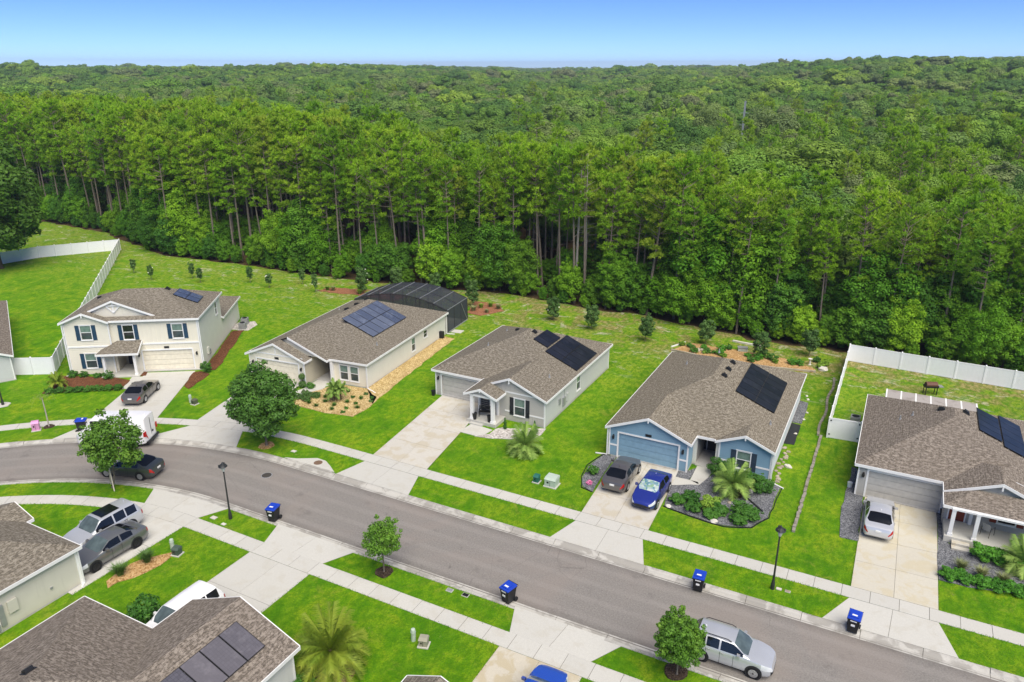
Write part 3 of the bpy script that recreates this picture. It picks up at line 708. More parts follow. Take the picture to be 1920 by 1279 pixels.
wall(H, F0, F1, C, W_BLUE, 'lap', [(1.83,.95,.62,1.36)]); window(H, F0, F1, 1.83, .95, .62, 1.36, SHUT_SL)
band(H, (8.26,1.55), (9.1,1.55), .92); band(H, (10.97,1.55), (11.94,1.55), .92)
wall(H, S0, S1, C, W_SIDE, 'lap', ztop=2.62); wall(H, (12,17.9), (0,17.9), C, W_SIDE, 'lap', ztop=2.62); wall(H, (0,17.9), (0,0), C, W_SIDE, 'lap', ztop=2.62)
for x, y in ((0,0),(6.2,0),(8.2,1.55),(12,1.55)): trim_board(H, x, y, 2.58)
brace(H, 3.1, -.31, 3.95); brace(H, 10.07, 1.19, 3.45)
ground_pipe(H, 12.14, 1.45, 2.5, 1.0, -.5); ground_pipe(H, -.14, -.1, 2.5, -.9, -.15)
MC = C[0]
for y in (8.6, 10.2, 11.9): roof_vent(H, ro, MC, 'R', 6.7, y)
solar(H, MC, 'R', 7.96, 6.95, 11.14, 13.75, 2, 6, SOL_BK)
for x, y, s_ in ((2.6,12.5,'L'),(5.0,14.2,'L'),(11.2,5.0,'R')): vent_pipe(ro, MC, s_, x, y)

# ---- taupe house at the right with a hip-roofed front porch
H = thing('taupe_house', 'taupe house with wide hip-roofed porch and brick red shutters beside the gravel beds', 'house', (.17,53.4,0), 0, 'houses along the street')
C = [Comp(-.3,-.3,11.55,13.2), Comp(5.2,-1.55,11.55,4.2,'F'), Comp(5.2,-3.3,12.2,-.2,'B',2.5,.36)]
ro = make_roof(H, C, SH_C)
foundation(H, [(-.03,-.03),(5.53,-.03),(5.53,-1.3),(11.23,-1.3),(11.23,12.93),(-.03,12.93)], .1)
G0, G1 = (0,0), (5.5,0); F0, F1 = (5.5,-1.25), (11.2,-1.25); S0, S1 = (11.2,-1.25), (11.2,12.9)
wall(H, G0, G1, C, W_TAUPE, 'lap', [(3.0,4.66,0,2.12)]); garage_door(H, G0, G1, 3.0, 4.66, 2.12, GD_GREY); sconce(H, G0, G1, .34); sconce(H, G0, G1, 5.44, 1.9)
wall(H, (5.5,0), (5.5,-1.25), C, W_TAUPE, 'lap', ztop=2.55)
wall(H, F0, F1, C, W_TAUPE, 'lap', [(3.55,.95,1.0,1.2)]); window(H, F0, F1, 3.55, .95, 1.0, 1.2, SHUT_RED, GL_DK, GL_DK)
loc, rot = frame_at(F0, F1, .75); mb = MB(); ring(mb, .92, 2.0, .08, -.05, 0, .45); dr_ = mb.build('door', TRIM, H, loc, rot); MB().box(-.45,-.03,.46,.45,-.004,2.44).build('door_leaf', SHUT_RED, dr_)
MB().box(-.4,-.05,1.9,.4,-.032,2.2).build('door_glass', GL_DK, dr_)
wall(H, S0, S1, C, W_TAUPE, 'lap', ztop=2.62); wall(H, (11.2,12.9), (0,12.9), C, W_TAUPE, 'lap', ztop=2.62); wall(H, (0,12.9), (0,0), C, W_TAUPE, 'lap', ztop=2.62)
MB().box(5.55,-3.55,-.1,12.2,-1.28,.45).build('porch_floor', CONC, H)
MB().box(6.0,-4.0,-.1,7.0,-3.57,.31).box(6.0,-4.4,-.1,7.0,-4.01,.16).build('steps', CONC_ST, H)
post(H, 5.85, -3.3, .45, 2.42, .22); post(H, 7.2, -3.3, .45, 2.42, .22); post(H, 9.9, -3.3, .45, 2.42, .22); trim_board(H, 7.05, -1.35, 2.5, .2, .45, 'pilaster')
MB().box(5.7,-3.42,2.32,12.1,-3.2,2.45).build('porch_beam', TRIM, H)
for x, y in ((0,0),(5.5,0)): trim_board(H, x, y, 2.58)
brace(H, 8.37, -1.56, 3.78); 
MC = C[0]; roof_vent(H, ro, MC, 'R', 6.44, 7.48); roof_vent(H, ro, MC, 'L', 4.82, 7.3)
solar(H, MC, 'R', 7.2, 5.3, 8.75, 9.55, 1, 4, SOL_BK); solar(H, MC, 'R', 8.82, 4.7, 10.35, 10.45, 1, 5, SOL_BK)
for x, y in ((2.2,6.6),(3.0,7.0)): vent_pipe(ro, MC, 'L', x, y)

# ---- cream house with the screened pool cage
H = thing('cream_house', 'cream single-storey house with blue-grey solar array and black pool cage behind', 'house', (-55.09,49.27,0), R(5.7), 'houses along the street')
C = [Comp(0,1.73,12.8,19.1), Comp(0,1.2,8.7,9,'F'), Comp(0,0,7.0,7,'F')]
ro = make_roof(H, C, SH_A)
foundation(H, [(.27,.27),(6.73,.27),(6.73,2.0),(12.53,2.02),(12.53,18.8),(.27,18.8)], .1)
G0, G1 = (.3,.3), (6.7,.3); F0, F1 = (8.9,2.05), (12.5,2.05); S0, S1 = (12.5,2.05), (12.5,18.8)
wall(H, G0, G1, C, W_CREAM, 'lap', [(3.3,4.85,0,2.15)]); garage_door(H, G0, G1, 3.3, 4.85, 2.15, GD_CREAM); sconce(H, G0, G1, .42); sconce(H, G0, G1, 6.1)
band(H, (.4,.3), (6.6,.3), 2.75, .12)
wall(H, (6.7,.3), (6.7,5.4), C, ENTRY, 'flat', ztop=2.55); wall(H, (6.7,5.4), (8.9,5.4), C, ENTRY, 'flat', [(1.1,.95,.05,2.1)], ztop=2.55); wall(H, (8.9,5.4), (8.9,2.05), C, ENTRY, 'flat', ztop=2.55)
MB().box(7.35,5.5,.05,8.25,5.55,2.14).build('door', DOOR_DK, H)
post(H, 8.75, 1.9, .0, 2.5, .3)
wall(H, F0, F1, C, W_CREAM, 'lap', [(1.1,.85,.55,1.45),(2.25,.85,.55,1.45)], ztop=2.6); window(H, F0, F1, 1.1, .85, .55, 1.45, trim=.11); window(H, F0, F1, 2.25, .85, .55, 1.45, trim=.11)
wall(H, S0, S1, C, W_PALE, 'lap', [(9.2,.75,.65,1.4),(11.9,.75,1.3,.75)], ztop=2.6); window(H, S0, S1, 9.2, .75, .65, 1.4); window(H, S0, S1, 11.9, .75, 1.3, .75, None, GL_DK, GL_DK)
wall(H, (12.5,18.8), (.3,18.8), C, W_PALE, 'lap', ztop=2.6); wall(H, (.3,18.8), (.3,.3), C, W_PALE, 'lap', ztop=2.6)
for x, y in ((.3,.3),(6.7,.3),(12.5,2.05)): trim_board(H, x, y, 2.58)
mb = MB()
mb.poly([(.5,1.45,2.7),(8.2,1.45,2.7),(4.35,1.45,4.25)]); mb.build('gable_panel', W_CREAM, H)
MB().box(3.45,.25,2.88,3.55,.29,3.75).build('gable_batten', TRIM, H)
box_on(H, S0, S1, 15.3, .1, .35, .75, .5, 'hose_reel', DARK)
ground_pipe(H, 12.64, 1.9, 2.5, 1.2, -.6); ground_pipe(H, 12.62, 18.9, 2.5, .9, .2)
MC = C[0]
def h2l(x, y): dx, dy = x+55.09, y-49.27; c, s = math.cos(R(5.7)), math.sin(R(5.7)); return dx*c+dy*s, -dx*s+dy*c
for y in (9.2, 11.1, 13.1): roof_vent(H, ro, MC, 'L', 5.9, y)
solar(H, MC, 'R', 7.1, 6.4, 10.7, 13.2, 2, 6, SOL_BL)
vent_pipe(ro, MC, 'R', 11.6, 5.6); vent_pipe(ro, MC, 'L', 3., 12)

# ---- two-storey house
H = thing('two_storey_house', 'cream two-storey house with navy shutters beside the white privacy fence', 'house', (-71.2,41.3,0), R(33.8), 'houses along the street')
C = [Comp(0,.35,13.1,9.75,'',5.5), Comp(.4,.95,9.4,6,'F',5.5), Comp(0,0,4.6,4,'F',5.5)]
L1 = [Comp(4.5,9.2,13.1,17.3,'F',2.75,.36)]
ro = make_roof(H, C, SH_A); make_roof(H, L1, SH_A, 'lower_roof')
foundation(H, [(.27,.27),(12.83,.27),(12.83,17.03),(.27,9.5)], .08)
A0, A1 = (.3,.35), (4.45,.35); B0, B1 = (4.45,.65), (12.8,.65); S0, S1 = (12.8,.65), (12.8,9.45)
for z, h in ((3.64,1.45),(.65,1.5)): pass
wall(H, A0, A1, C, W_CREAM, 'lap', [(2.0,.98,3.66,1.42),(1.97,.98,.68,1.46)])
window(H, A0, A1, 2.0, .98, 3.66, 1.42, SHUT_NAVY); window(H, A0, A1, 1.97, .98, .68, 1.46, SHUT_NAVY)
wall(H, (4.45,.35), (4.45,.65), C, W_CREAM, 'flat', ztop=5.4)
wall(H, B0, B1, C, W_CREAM, 'batten', [(1.7,.95,3.45,1.45),(6.4,.98,3.43,1.43),(5.1,4.8,0,2.15),(.95,1.5,0,2.45)])
window(H, B0, B1, 1.7, .95, 3.45, 1.45, SHUT_NAVY, GL_DK, GL_DK); window(H, B0, B1, 6.4, .98, 3.43, 1.43, SHUT_NAVY)
garage_door(H, B0, B1, 5.1, 4.8, 2.15, GD_CREAM); sconce(H, B0, B1, 2.35); sconce(H, B0, B1, 7.95)
band(H, A0, A1, 2.82, .16, .06); band(H, (6.9,.65), B1, 2.82, .16, .06)
wall(H, (4.6,2.6), (6.3,2.6), C, ENTRY, 'flat', ztop=2.7); wall(H, (4.65,.79), (4.65,2.6), C, ENTRY, 'flat', ztop=2.7); wall(H, (6.15,2.6), (6.15,.79), C, ENTRY, 'flat', ztop=2.7)
MB().box(4.95,2.5,.1,5.9,2.57,2.2).build('door', DOOR_DK, H)
MB().box(3.5,-1.0,-.1,7.1,2.55,.1).build('porch_floor', CONC, H)
post(H, 3.85, -.6, .1, 2.5, .22); post(H, 6.75, -.6, .1, 2.5, .22)
P1 = [Comp(3.3,-1.0,7.3,.75,'BR',2.5,.5)]
make_roof(H, P1, SH_A, 'porch_roof')
wall(H, S0, S1, C, W_PALE, 'lap', [(7.0,.8,3.6,1.3)], ztop=5.5); window(H, S0, S1, 7.0, .8, 3.6, 1.3, None, GL_DK, GL_DK)
wall(H, (12.8,9.45), (.3,9.45), C, W_PALE, 'lap', [(10.6,.8,3.6,1.3)], ztop=5.5); wall(H, (.3,9.45), (.3,.35), C, W_PALE, 'lap', ztop=5.5)
wall(H, (12.8,9.46), (12.8,17.0), L1, W_PALE, 'lap', ztop=2.75); wall(H, (12.8,17.0), (4.8,17.0), L1, W_PALE, 'lap', ztop=2.75); wall(H, (4.8,17.0), (4.8,9.46), L1, W_PALE, 'lap', ztop=2.75)
mb = MB(); mb.poly([(.9,1.2,5.5),(8.9,1.2,5.5),(4.9,1.2,7.2)]); mb.build('gable_panel', W_CREAM, H)
mb = MB().bar((4.9,1.16,7.1),(4.9,1.16,6.1),.14,.05,(0,1,0)); mb.bar((4.9,1.14,6.12),(4.25,1.14,6.78),.12,.05,(0,1,0)); mb.bar((4.9,1.12,6.12),(5.55,1.12,6.78),.12,.05,(0,1,0)); mb.bar((4.3,1.10,6.82),(5.5,1.10,6.82),.1,.05,(0,1,0)); mb.build('gable_bracket', TRIM, H)
brace(H, 2.3, -.01, 6.3, .3)
for x, y in ((.3,.35),(4.45,.35),(12.8,.65)): trim_board(H, x, y, 5.4)
ground_pipe(H, .2, .2, 5.3, -.3, -.4); ground_pipe(H, 12.95, .6, 5.3, .5, -.6)
box_on(H, S0, S1, 2.2, .8, .4, .7, .15, 'electric_panel', W_PALE); box_on(H, S0, S1, 2.8, .6, .25, .5, .14, 'meter_box', GREYM)
MC = C[0]
solar(H, MC, 'R', 9.75, 4.05, 12.1, 6.35, 2, 2, SOL_BL)
roof_vent(H, ro, MC, 'R', 8.95, 5.3); roof_vent(H, ro, MC, 'L', 1.6, 6.4, .36)

# ---- houses on the near side and at the left edge
H = thing('beige_house', 'pale beige house whose side wall and roof corner cut the left edge', 'house', (-39.95,21.3,0), R(180), 'houses on the near side')
C = [Comp(-.3,-.3,12.4,15), Comp(5.0,-.75,8.4,3,'F')]
ro = make_roof(H, C, SH_A); foundation(H, [(-.02,-.02),(12,-.02),(12,14.6),(-.02,14.6)], .1)
wall(H, (0,0), (12,0), C, W_BEIGE, 'lap', [(2.9,4.7,0,2.12)], ztop=2.6); garage_door(H, (0,0), (12,0), 2.9, 4.7, 2.12, GD_CREAM)
SS0, SS1 = (0,14.6), (0,0)
wall(H, SS0, SS1, C, W_BEIGE, 'lap', ztop=2.62); wall(H, (12,0), (12,14.6), C, W_BEIGE, 'lap', ztop=2.6); wall(H, (12,14.6), (0,14.6), C, W_BEIGE, 'lap', ztop=2.6)
trim_board(H, 0, 0, 2.6); ground_pipe(H, -.1, -.1, 2.5, -.25, .3)
box_on(H, SS0, SS1, 10.75, .9, .5, .75, .16, 'electric_panel', W_BEIGE); box_on(H, SS0, SS1, 10.15, .35, .25, 1.3, .12, 'meter_box', GREYM); box_on(H, SS0, SS1, 9.75, .2, .35, .4, .14, 'junction_box', GREYM); box_on(H, SS0, SS1, 9.95, .1, .06, 1.2, .06, 'conduit', TRIM); box_on(H, SS0, SS1, 12.9, .85, .14, .12, .08, 'outlet_box', GREYM)
H = thing('brown_roofed_house', 'near house seen from above, brown shingles and a row of dusty solar panels', 'house', (-22.9,21.6,0), R(180), 'houses on the near side')
C = [Comp(-.3,2.8,12.4,18), Comp(-.3,.35,7.1,12,'F')]
ro = make_roof(H, C, SH_C); foundation(H, [(0,.6),(6.7,.6),(6.7,3),(12,3),(12,17.6),(0,17.6)], .1)
wall(H, (0,.65), (6.75,.65), C, W_GREYL, 'lap'); wall(H, (6.75,.65), (6.75,3.1), C, W_GREYL, 'lap', ztop=2.6); wall(H, (6.75,3.1), (12,3.1), C, W_GREYL, 'lap', [(2.6,4.6,0,2.1)], ztop=2.6); garage_door(H, (6.75,3.1), (12,3.1), 2.6, 4.6, 2.1, GD_GREY)
wall(H, (0,17.6), (0,.65), C, W_GREYL, 'lap', ztop=2.6); wall(H, (12,3.1), (12,17.6), C, W_GREYL, 'lap', ztop=2.6); trim_board(H, 0, .65, 2.55)
solar(H, C[0], 'L', .75, 1.5, 2.55, 8.2, 1, 6, SOL_PU); roof_vent(H, ro, C[0], 'R', 7.0, 8.6)
H = thing('low_house', 'house showing only a sliver of shingled roof at the bottom edge', 'house', (-9.6,22.2,0), R(180), 'houses on the near side')
C = [Comp(0,6.0,12.4,20), Comp(3.6,.1,7.3,9,'F')]
make_roof(H, C, SH_A); wall(H, (.3,6.3), (12.1,6.3), C, W_TAUPE, 'lap', ztop=2.6); wall(H, (12.1,6.3), (12.1,19.7), C, W_TAUPE, 'lap', ztop=2.6); wall(H, (.3,19.7), (.3,6.3), C, W_TAUPE, 'lap', ztop=2.6); wall(H, (3.9,.4), (7.0,.4), C, W_TAUPE, 'lap')
wall(H, (7.0,.4), (7.0,6.3), C, W_TAUPE, 'lap', ztop=2.6); wall(H, (3.9,6.3), (3.9,.4), C, W_TAUPE, 'lap', ztop=2.6)
H = thing('white_house', 'white-walled house with brown roof cut off by the left edge', 'house', (-81.5,26.0,0), R(61), 'houses along the street')
C = [Comp(0,0,14.2,22,'F')]
ro = make_roof(H, C, SH_C); foundation(H, [(.2,.2),(14,.2),(14,21.8),(.2,21.8)], .1)
wall(H, (.3,.3), (13.9,.3), C, W_GREYL, 'lap'); wall(H, (13.9,.3), (13.9,21.7), C, W_PALE, 'lap', ztop=2.6); wall(H, (.3,21.7), (.3,.3), C, W_PALE, 'lap', ztop=2.6); trim_board(H, 13.9, .3, 2.6)
box_on(H, (13.9,.3), (13.9,21.7), 9.5, 1.0, .35, .5, .2, 'meter_box', DARK)
# ================================================================ fences, pool cage, street furniture
VINYL = plain('white_vinyl', (.80, .80, .82), .4, .45, var=.02); VCAP = VINYL
BLKP = plain('black_plastic', (.012, .013, .015), .5, .4); BLUEP = plain('blue_plastic', (.012, .05, .42), .42, .5); WHT = plain('white_print', (.75, .76, .78), .5)
GREENP = plain('dark_green_paint', (.02, .13, .095), .5); PALEG = plain('pale_green_grey_paint', (.42, .50, .42), .5); PINKP = plain('lavender_plastic', (.60, .28, .50), .5)
LAMPG = m_glass('lamp_glass', (.55, .55, .52), .2); LAMPM = plain('black_lamp_post', (.028, .03, .03), .45, .4)
ROCK = m_concrete('weathered_rock', (.40, .35, .27), (.22, .18, .13), .65); ROCKW = m_concrete('pale_rock', (.66, .63, .57), (.45, .41, .34), .4); BLOCK = m_concrete('retaining_block', (.29, .265, .22), (.15, .135, .10), .65)
def m_mesh(name, a):
    t = NT(name, .7, .2); t.col((.05, .056, .07)); n = t.noise(t.obj(), 3, 2); t.set('Alpha', t.rng(n, .3, .7, a-.05, a+.05)); return t.m
MESH_T = m_mesh('pool_screen_roof', .55); MESH_S = m_mesh('pool_screen_side', .86)

def fence(label, runs, gates=()):
    root = thing('privacy_fence', label, 'fence', (*runs[0][0], 0)); ox, oy = runs[0][0]; seen = []
    def postat(x, y):
        if any(math.dist((x, y), s_) < .3 for s_ in seen): return
        seen.append((x, y)); m = MB().box(-.065,-.065,-.1,.065,.065,1.86); m.add([(-.08,-.08,1.86),(.08,-.08,1.86),(.08,.08,1.86),(-.08,.08,1.86),(0,0,1.95)], [(3,2,1,0),(0,1,4),(1,2,4),(2,3,4),(3,0,4)])
        m.build('post', VINYL, root, (x-ox, y-oy, 0))
    for ri, (a, b) in enumerate(runs):
        L = math.dist(a, b); n = max(1, round(L/2.44)); ang = math.atan2(b[1]-a[1], b[0]-a[0]); w = L/n-.13
        m = MB(); m.box(-w/2,-.022,.05,w/2,.022,1.78)
        m.box(-w/2,-.03,.02,w/2,.03,.16); m.box(-w/2,-.032,1.70,w/2,.032,1.82)
        k = int(w/.29)
        for i in range(1, k): x = -w/2+w*i/k; m.box(x-.008,-.027,.16,x+.008,.027,1.70)
        me = m.mesh('panel', VINYL)
        for i in range(n+1): postat(*lp(a, b, i/n))
        for i in range(n):
            c = lp(a, b, (i+.5)/n); o = link('panel', me, root, (c[0]-ox, c[1]-oy, 0), ang)
            if (ri, i) in gates:
                o.name = 'gate'
                for s in (-1, 1):
                    for z in (.3, 1.55): MB().box(s*w/2-.12,-.06,z,s*w/2+.12,-.033,z+.1).build('hinge', DARK, o)
    return root
fence('long white vinyl privacy fence enclosing the yard left of the two-storey house', [((-72.9,41.0),(-115.8,80.2)), ((-115.8,80.2),(-122.6,70.6)), ((-122.6,70.6),(-125,58)), ((-72.9,41.0),(-76.4,38.9))], {(3,0)})
fence('white vinyl privacy fence around the back yard of the taupe house', [((-2.6,62.0),(-2.6,81.6)), ((-2.6,81.6),(21.8,80.6)), ((-2.6,62.0),(-.2,62.2))], {(2,0)})

# pool cage behind the cream house
RIBM = plain('grey_aluminium', (.20,.21,.23), .5)
pc = thing('pool_cage', 'arched black screen pool cage behind the cream house', 'pool enclosure', (-55.09,49.27,0), R(5.7))
X0, X1, Y0, Y1, ZE, ZC = .2, 12.6, 19.25, 24.6, 2.75, 4.0; NB = 7
def za(x): t = (x-(X0+X1)/2)/((X1-X0)/2); return ZE+(ZC-ZE)*(1-t*t)
for i in range(NB+1):
    x = lerp(X0, X1, i/NB)
    MB().bar((x,Y0,za(x)+.03),(x,Y1,za(x)+.03),.05,.08).build('rib', RIBM, pc)
    MB().bar((x,Y1,0),(x,Y1,za(x)),.06,.08,(0,1,0)).build('upright', SCREEN_F, pc)
    MB().bar((x,Y0,2.5),(x,Y0,za(x)),.05,.06,(0,1,0)).build('upright', SCREEN_F, pc)
for y in (Y0, Y0+(Y1-Y0)/2, Y1):
    m = MB()
    for i in range(NB): a, b = lerp(X0, X1, i/NB), lerp(X0, X1, (i+1)/NB); m.bar((a,y,za(a)),(b,y,za(b)),.06,.08)
    m.build('arch', SCREEN_F, pc)
for i in range(NB):
    a, b = lerp(X0, X1, i/NB), lerp(X0, X1, (i+1)/NB)
    for j in range(2):
        y0_, y1_ = lerp(Y0, Y1, j/2)+.04, lerp(Y0, Y1, (j+1)/2)-.04
        MB().poly([(a+.04,y0_,za(a)),(b-.04,y0_,za(b)),(b-.04,y1_,za(b)),(a+.04,y1_,za(a))]).build('screen_panel', MESH_T, pc)
    MB().poly([(b-.04,Y1,.05),(a+.04,Y1,.05),(a+.04,Y1,za(a)-.05),(b-.04,Y1,za(b)-.05)]).build('screen_panel', MESH_S, pc)
    MB().poly([(a+.04,Y0,2.6),(b-.04,Y0,2.6),(b-.04,Y0,za(b)-.05),(a+.04,Y0,za(a)-.05)]).build('screen_panel', MESH_T, pc)
for x in (X0, X1):
    for j in range(3):
        y0_, y1_ = lerp(Y0, Y1, j/3)+.04, lerp(Y0, Y1, (j+1)/3)-.04
        MB().poly([(x,y0_,.05),(x,y1_,.05),(x,y1_,ZE-.03),(x,y0_,ZE-.03)]).build('screen_panel', MESH_S, pc)
    for j in range(4): y = lerp(Y0, Y1, j/3); MB().bar((x,y,0),(x,y,ZE),.06,.06).build('upright', SCREEN_F, pc)
    MB().bar((x,Y0,.06),(x,Y1,.06),.1,.12).build('sill', GREYM, pc)
mb = MB().bar((X1+.02,Y1-.1,.1),(X1+.02,Y0+2*(Y1-Y0)/3,ZE-.1),.05,.05).build('brace', GREYM, pc)
tag(MB().prism([q_(.3,19.1),q_(12.5,19.1),q_(12.5,24.5),q_(.3,24.5)], -.05, .03).build('pool_deck', CONC), kind='structure')
tag(MB().prism([q_(12.75,19.6),q_(14.0,19.7),q_(14.0,20.7),q_(12.75,20.6)], -.05, .05).build('door_pad', CONC), kind='structure')
# patio cover behind the taupe house
pt = thing('patio_cover', 'weathered patio cover with white beams behind the taupe house', 'pergola', (1.3,66.5,0))
for i in range(7):
    x = i*6.8/6; MB().box(x-.06,.0,2.25,x+.06,2.7,2.4).build('beam', TRIM, pt)
    if i < 6: MB().box(x+.07,.02,2.36,x+6.8/6-.07,2.66,2.39).build('roof_panel', m_concrete('weathered_panel', (.38,.35,.33), (.25,.22,.2), .6) if i == 0 else bpy.data.materials['weathered_panel'], pt)
for x in (0, 3.4, 6.8): MB().box(x-.06,2.5,0,x+.06,2.62,2.25).build('post', TRIM, pt)

def lamp(x, y, label, h=4.3):
    r = thing('street_lamp', label, 'street lamp', (x, y, 0), 0, 'street lamps')
    MB().lathe([(.12,0),(.12,.35),(.075,.6),(.06,1.0),(.045,h-.75),(.06,h-.72),(.05,h-.62)], 12).build('pole', LAMPM, r, smooth=False)
    MB().lathe([(.09,h-.62),(.17,h-.28),(.16,h-.25)], 8).build('lantern_glass', LAMPG, r)
    m = MB().lathe([(.30,h-.26),(.22,h-.14),(.10,h-.08),(.06,h+.02),(.02,h+.08)], 12)
    for k in range(3): a = k*2.094; m.lathe([(.02,0),(.06,.02),(.06,.1),(.02,.12)], 8, (.24*math.cos(a), .24*math.sin(a), h-.2))
    m.build('lantern_cap', LAMPM, r)
    return r
lamp(-37.4, 30.4, 'black street lamp on the near verge left of the blue-lidded bin'); lamp(-3.3, 39.8, 'black street lamp on the far verge left of the taupe house driveway'); lamp(-70.0, 34.2, 'black street lamp at the left edge with a white base pad', 4.2)
tag(MB().prism(wob([(-70+.6*math.cos(k*.6), 34.2+.6*math.sin(k*.6)) for k in range(10)], .05, 2, .4), -.05, .05).build('lamp_pad', CONC), kind='structure')

def bin_(x, y, rot, label):
    r = thing('wheelie_bin', label, 'trash bin', (x, y, -.09), rot, 'blue-lidded bins at the kerb')
    m = MB(); vs_ = []
    for z, w, d in ((.06,.25,.27),(.35,.27,.30),(.85,.31,.36),(1.0,.33,.38)): vs_ += [(-w,-d,z),(w,-d,z),(w,d,z),(-w,d,z)]
    fs = [(3,2,1,0),(12,13,14,15)]
    for i in range(3):
        for k in range(4): fs.append((i*4+k, i*4+(k+1) % 4, (i+1)*4+(k+1) % 4, (i+1)*4+k))
    m.add(vs_, fs); m.box(-.35,-.40,.94,.35,.40,.99); m.box(-.2,-.33,.62,.2,-.345+.0,.8) if 0 else None
    m.build('bin_body', BLKP, r)
    l = MB().add([(-.35,-.43,1.0),(.35,-.43,1.0),(.35,.40,1.0),(-.35,.40,1.0),(-.33,-.41,1.06),(.33,-.41,1.06),(.31,.36,1.12),(-.31,.36,1.12)], [(3,2,1,0),(4,5,6,7),(0,1,5,4),(1,2,6,5),(2,3,7,6),(3,0,4,7)]); l.box(-.24,-.3,1.075,.24,.28,1.125)
    lo = l.build('lid', BLUEP, r); MB().box(-.13,-.2,1.127,.13,-.08,1.133).build('label_print', WHT, lo)
    MB().box(-.1,-.40,.55,.1,-.37,.66).build('label_print', WHT, r); MB().box(-.16,-.415,.86,.16,-.385,.91).build('label_print', WHT, r)
    MB().tube([(-.36,.47,1.02),(.36,.47,1.02)], .022, 8).build('handle', BLKP, r)
    for s in (-1, 1):
        MB().tube([(s*.27,.33,.13),(s*.35,.33,.13)], .14, 14).build('wheel', BLKP, r)
    return r
bin_(-34.75, 31.75, R(12), 'blue-lidded bin on the near kerb beside the street lamp'); bin_(-16.7, 31.75, R(-14), 'blue-lidded bin on the near kerb in front of the middle verge')
bin_(-7.2, 37.85, R(3), 'blue-lidded bin on the far kerb in front of the blue house'); bin_(1.2, 38.3, R(-5), 'blue-lidded bin standing on the driveway apron of the taupe house'); bin_(-58.9, 34.35, R(130), 'blue-lidded bin tucked behind the front of the white van')

def pedestal(x, y, label, mat, h=.75, r=.13, name='utility_pedestal', cap=None):
    t = thing(name, label, 'utility box', (x, y, 0), 0, 'utility pedestals'); MB().lathe([(r,-.05),(r,h-.08),(r*.85,h),(r*.3,h+.02)], 12).build('housing', mat, t); MB().lathe([(r*1.12,h*.72),(r*1.12,h*.78)], 12).build('collar', cap or mat, t)
def ubox(x, y, label, mat, w, d, h, rot=0, name='utility_box'):
    t = thing(name, label, 'utility box', (x, y, 0), rot, 'utility boxes')
    MB().box(-w/2-.08,-d/2-.08,-.05,w/2+.08,d/2+.08,.06).build('pad', CONC, t)
    MB().box(-w/2,-d/2,.06,w/2,d/2,h*.8).build('cabinet', mat, t)
    MB().add([(-w/2-.03,-d/2-.03,h*.8),(w/2+.03,-d/2-.03,h*.8),(w/2+.03,d/2+.03,h*.8),(-w/2-.03,d/2+.03,h*.8),(-w/2,-d/2+.12,h),(w/2,-d/2+.12,h),(w/2,d/2,h),(-w/2,d/2,h)], [(3,2,1,0),(4,5,6,7),(0,1,5,4),(1,2,6,5),(2,3,7,6),(3,0,4,7)]).build('lid', mat, t)
    MB().box(-.01,-d/2-.012,.1,.01,-d/2-.003,h*.76).box(-w*.3,-d/2-.012,h*.42,-w*.12,-d/2-.003,h*.6).build('door_detail', DARK, t)
ubox(-20.95, 44.4, 'small dark green utility box on the lawn of the grey house', GREENP, .4, .4, .6); ubox(-19.75, 44.5, 'pale green transformer cabinet on the lawn beside the dark green box', PALEG, .85, .8, .75)
pedestal(-55.3, 42.5, 'pale green round pedestal on the lawn right of the two-storey house', PALEG); ubox(-54.65, 42.4, 'small dark box beside the round pedestal near the two-storey house', plain('olive_box', (.09,.10,.06), .6), .42, .4, .5)
pedestal(-37.95, 26.15, 'pale green round pedestal on the near left lawn', PALEG, .8); ubox(-37.3, 25.95, 'dark green box beside the pedestal on the near left lawn', plain('grey_green_box', (.06,.09,.07), .6), .45, .42, .55, .2)
pedestal(-19.7, 26.5, 'pale green round pedestal on the near lawn right of the palm', PALEG, .75); ubox(-19.0, 26.45, 'weathered grey-topped box beside the pedestal right of the palm', plain('weathered_box', (.30,.29,.22), .7), .45, .4, .55, .3)
ubox(-62.3, 32.5, 'lavender pink utility box on the verge at the left', PINKP, .55, .4, .85, R(50))
def valve(x, y, label, mat, s=.3, name='valve_box'):
    t = thing(name, label, 'valve box', (x, y, 0)); MB().box(-s*.7,-s*.5,-.05,s*.7,s*.5,.03).build('rim', CONC, t); MB().box(-s*.6,-s*.4,.0,s*.6,s*.4,.045).build('cover', mat, t)
valve(-20.15, 30.9, 'grey valve box flush in the middle near verge', GREYM); valve(-19.1, 30.95, 'dark valve box flush in the middle near verge', DARK)
valve(-38.5, 29.95, 'white valve box left of the near street lamp', ROCKW, .32); valve(-37.3, 29.7, 'white valve box right of the near street lamp', ROCKW, .24); valve(-2.95, 39.95, 'white valve box next to the far street lamp', ROCKW, .22); valve(-2.45, 39.95, 'pale tan valve box right of the far street lamp', ROCK, .22); valve(-40.3, 39.7, 'white valve box on the far verge right of the large street tree', ROCKW, .3)
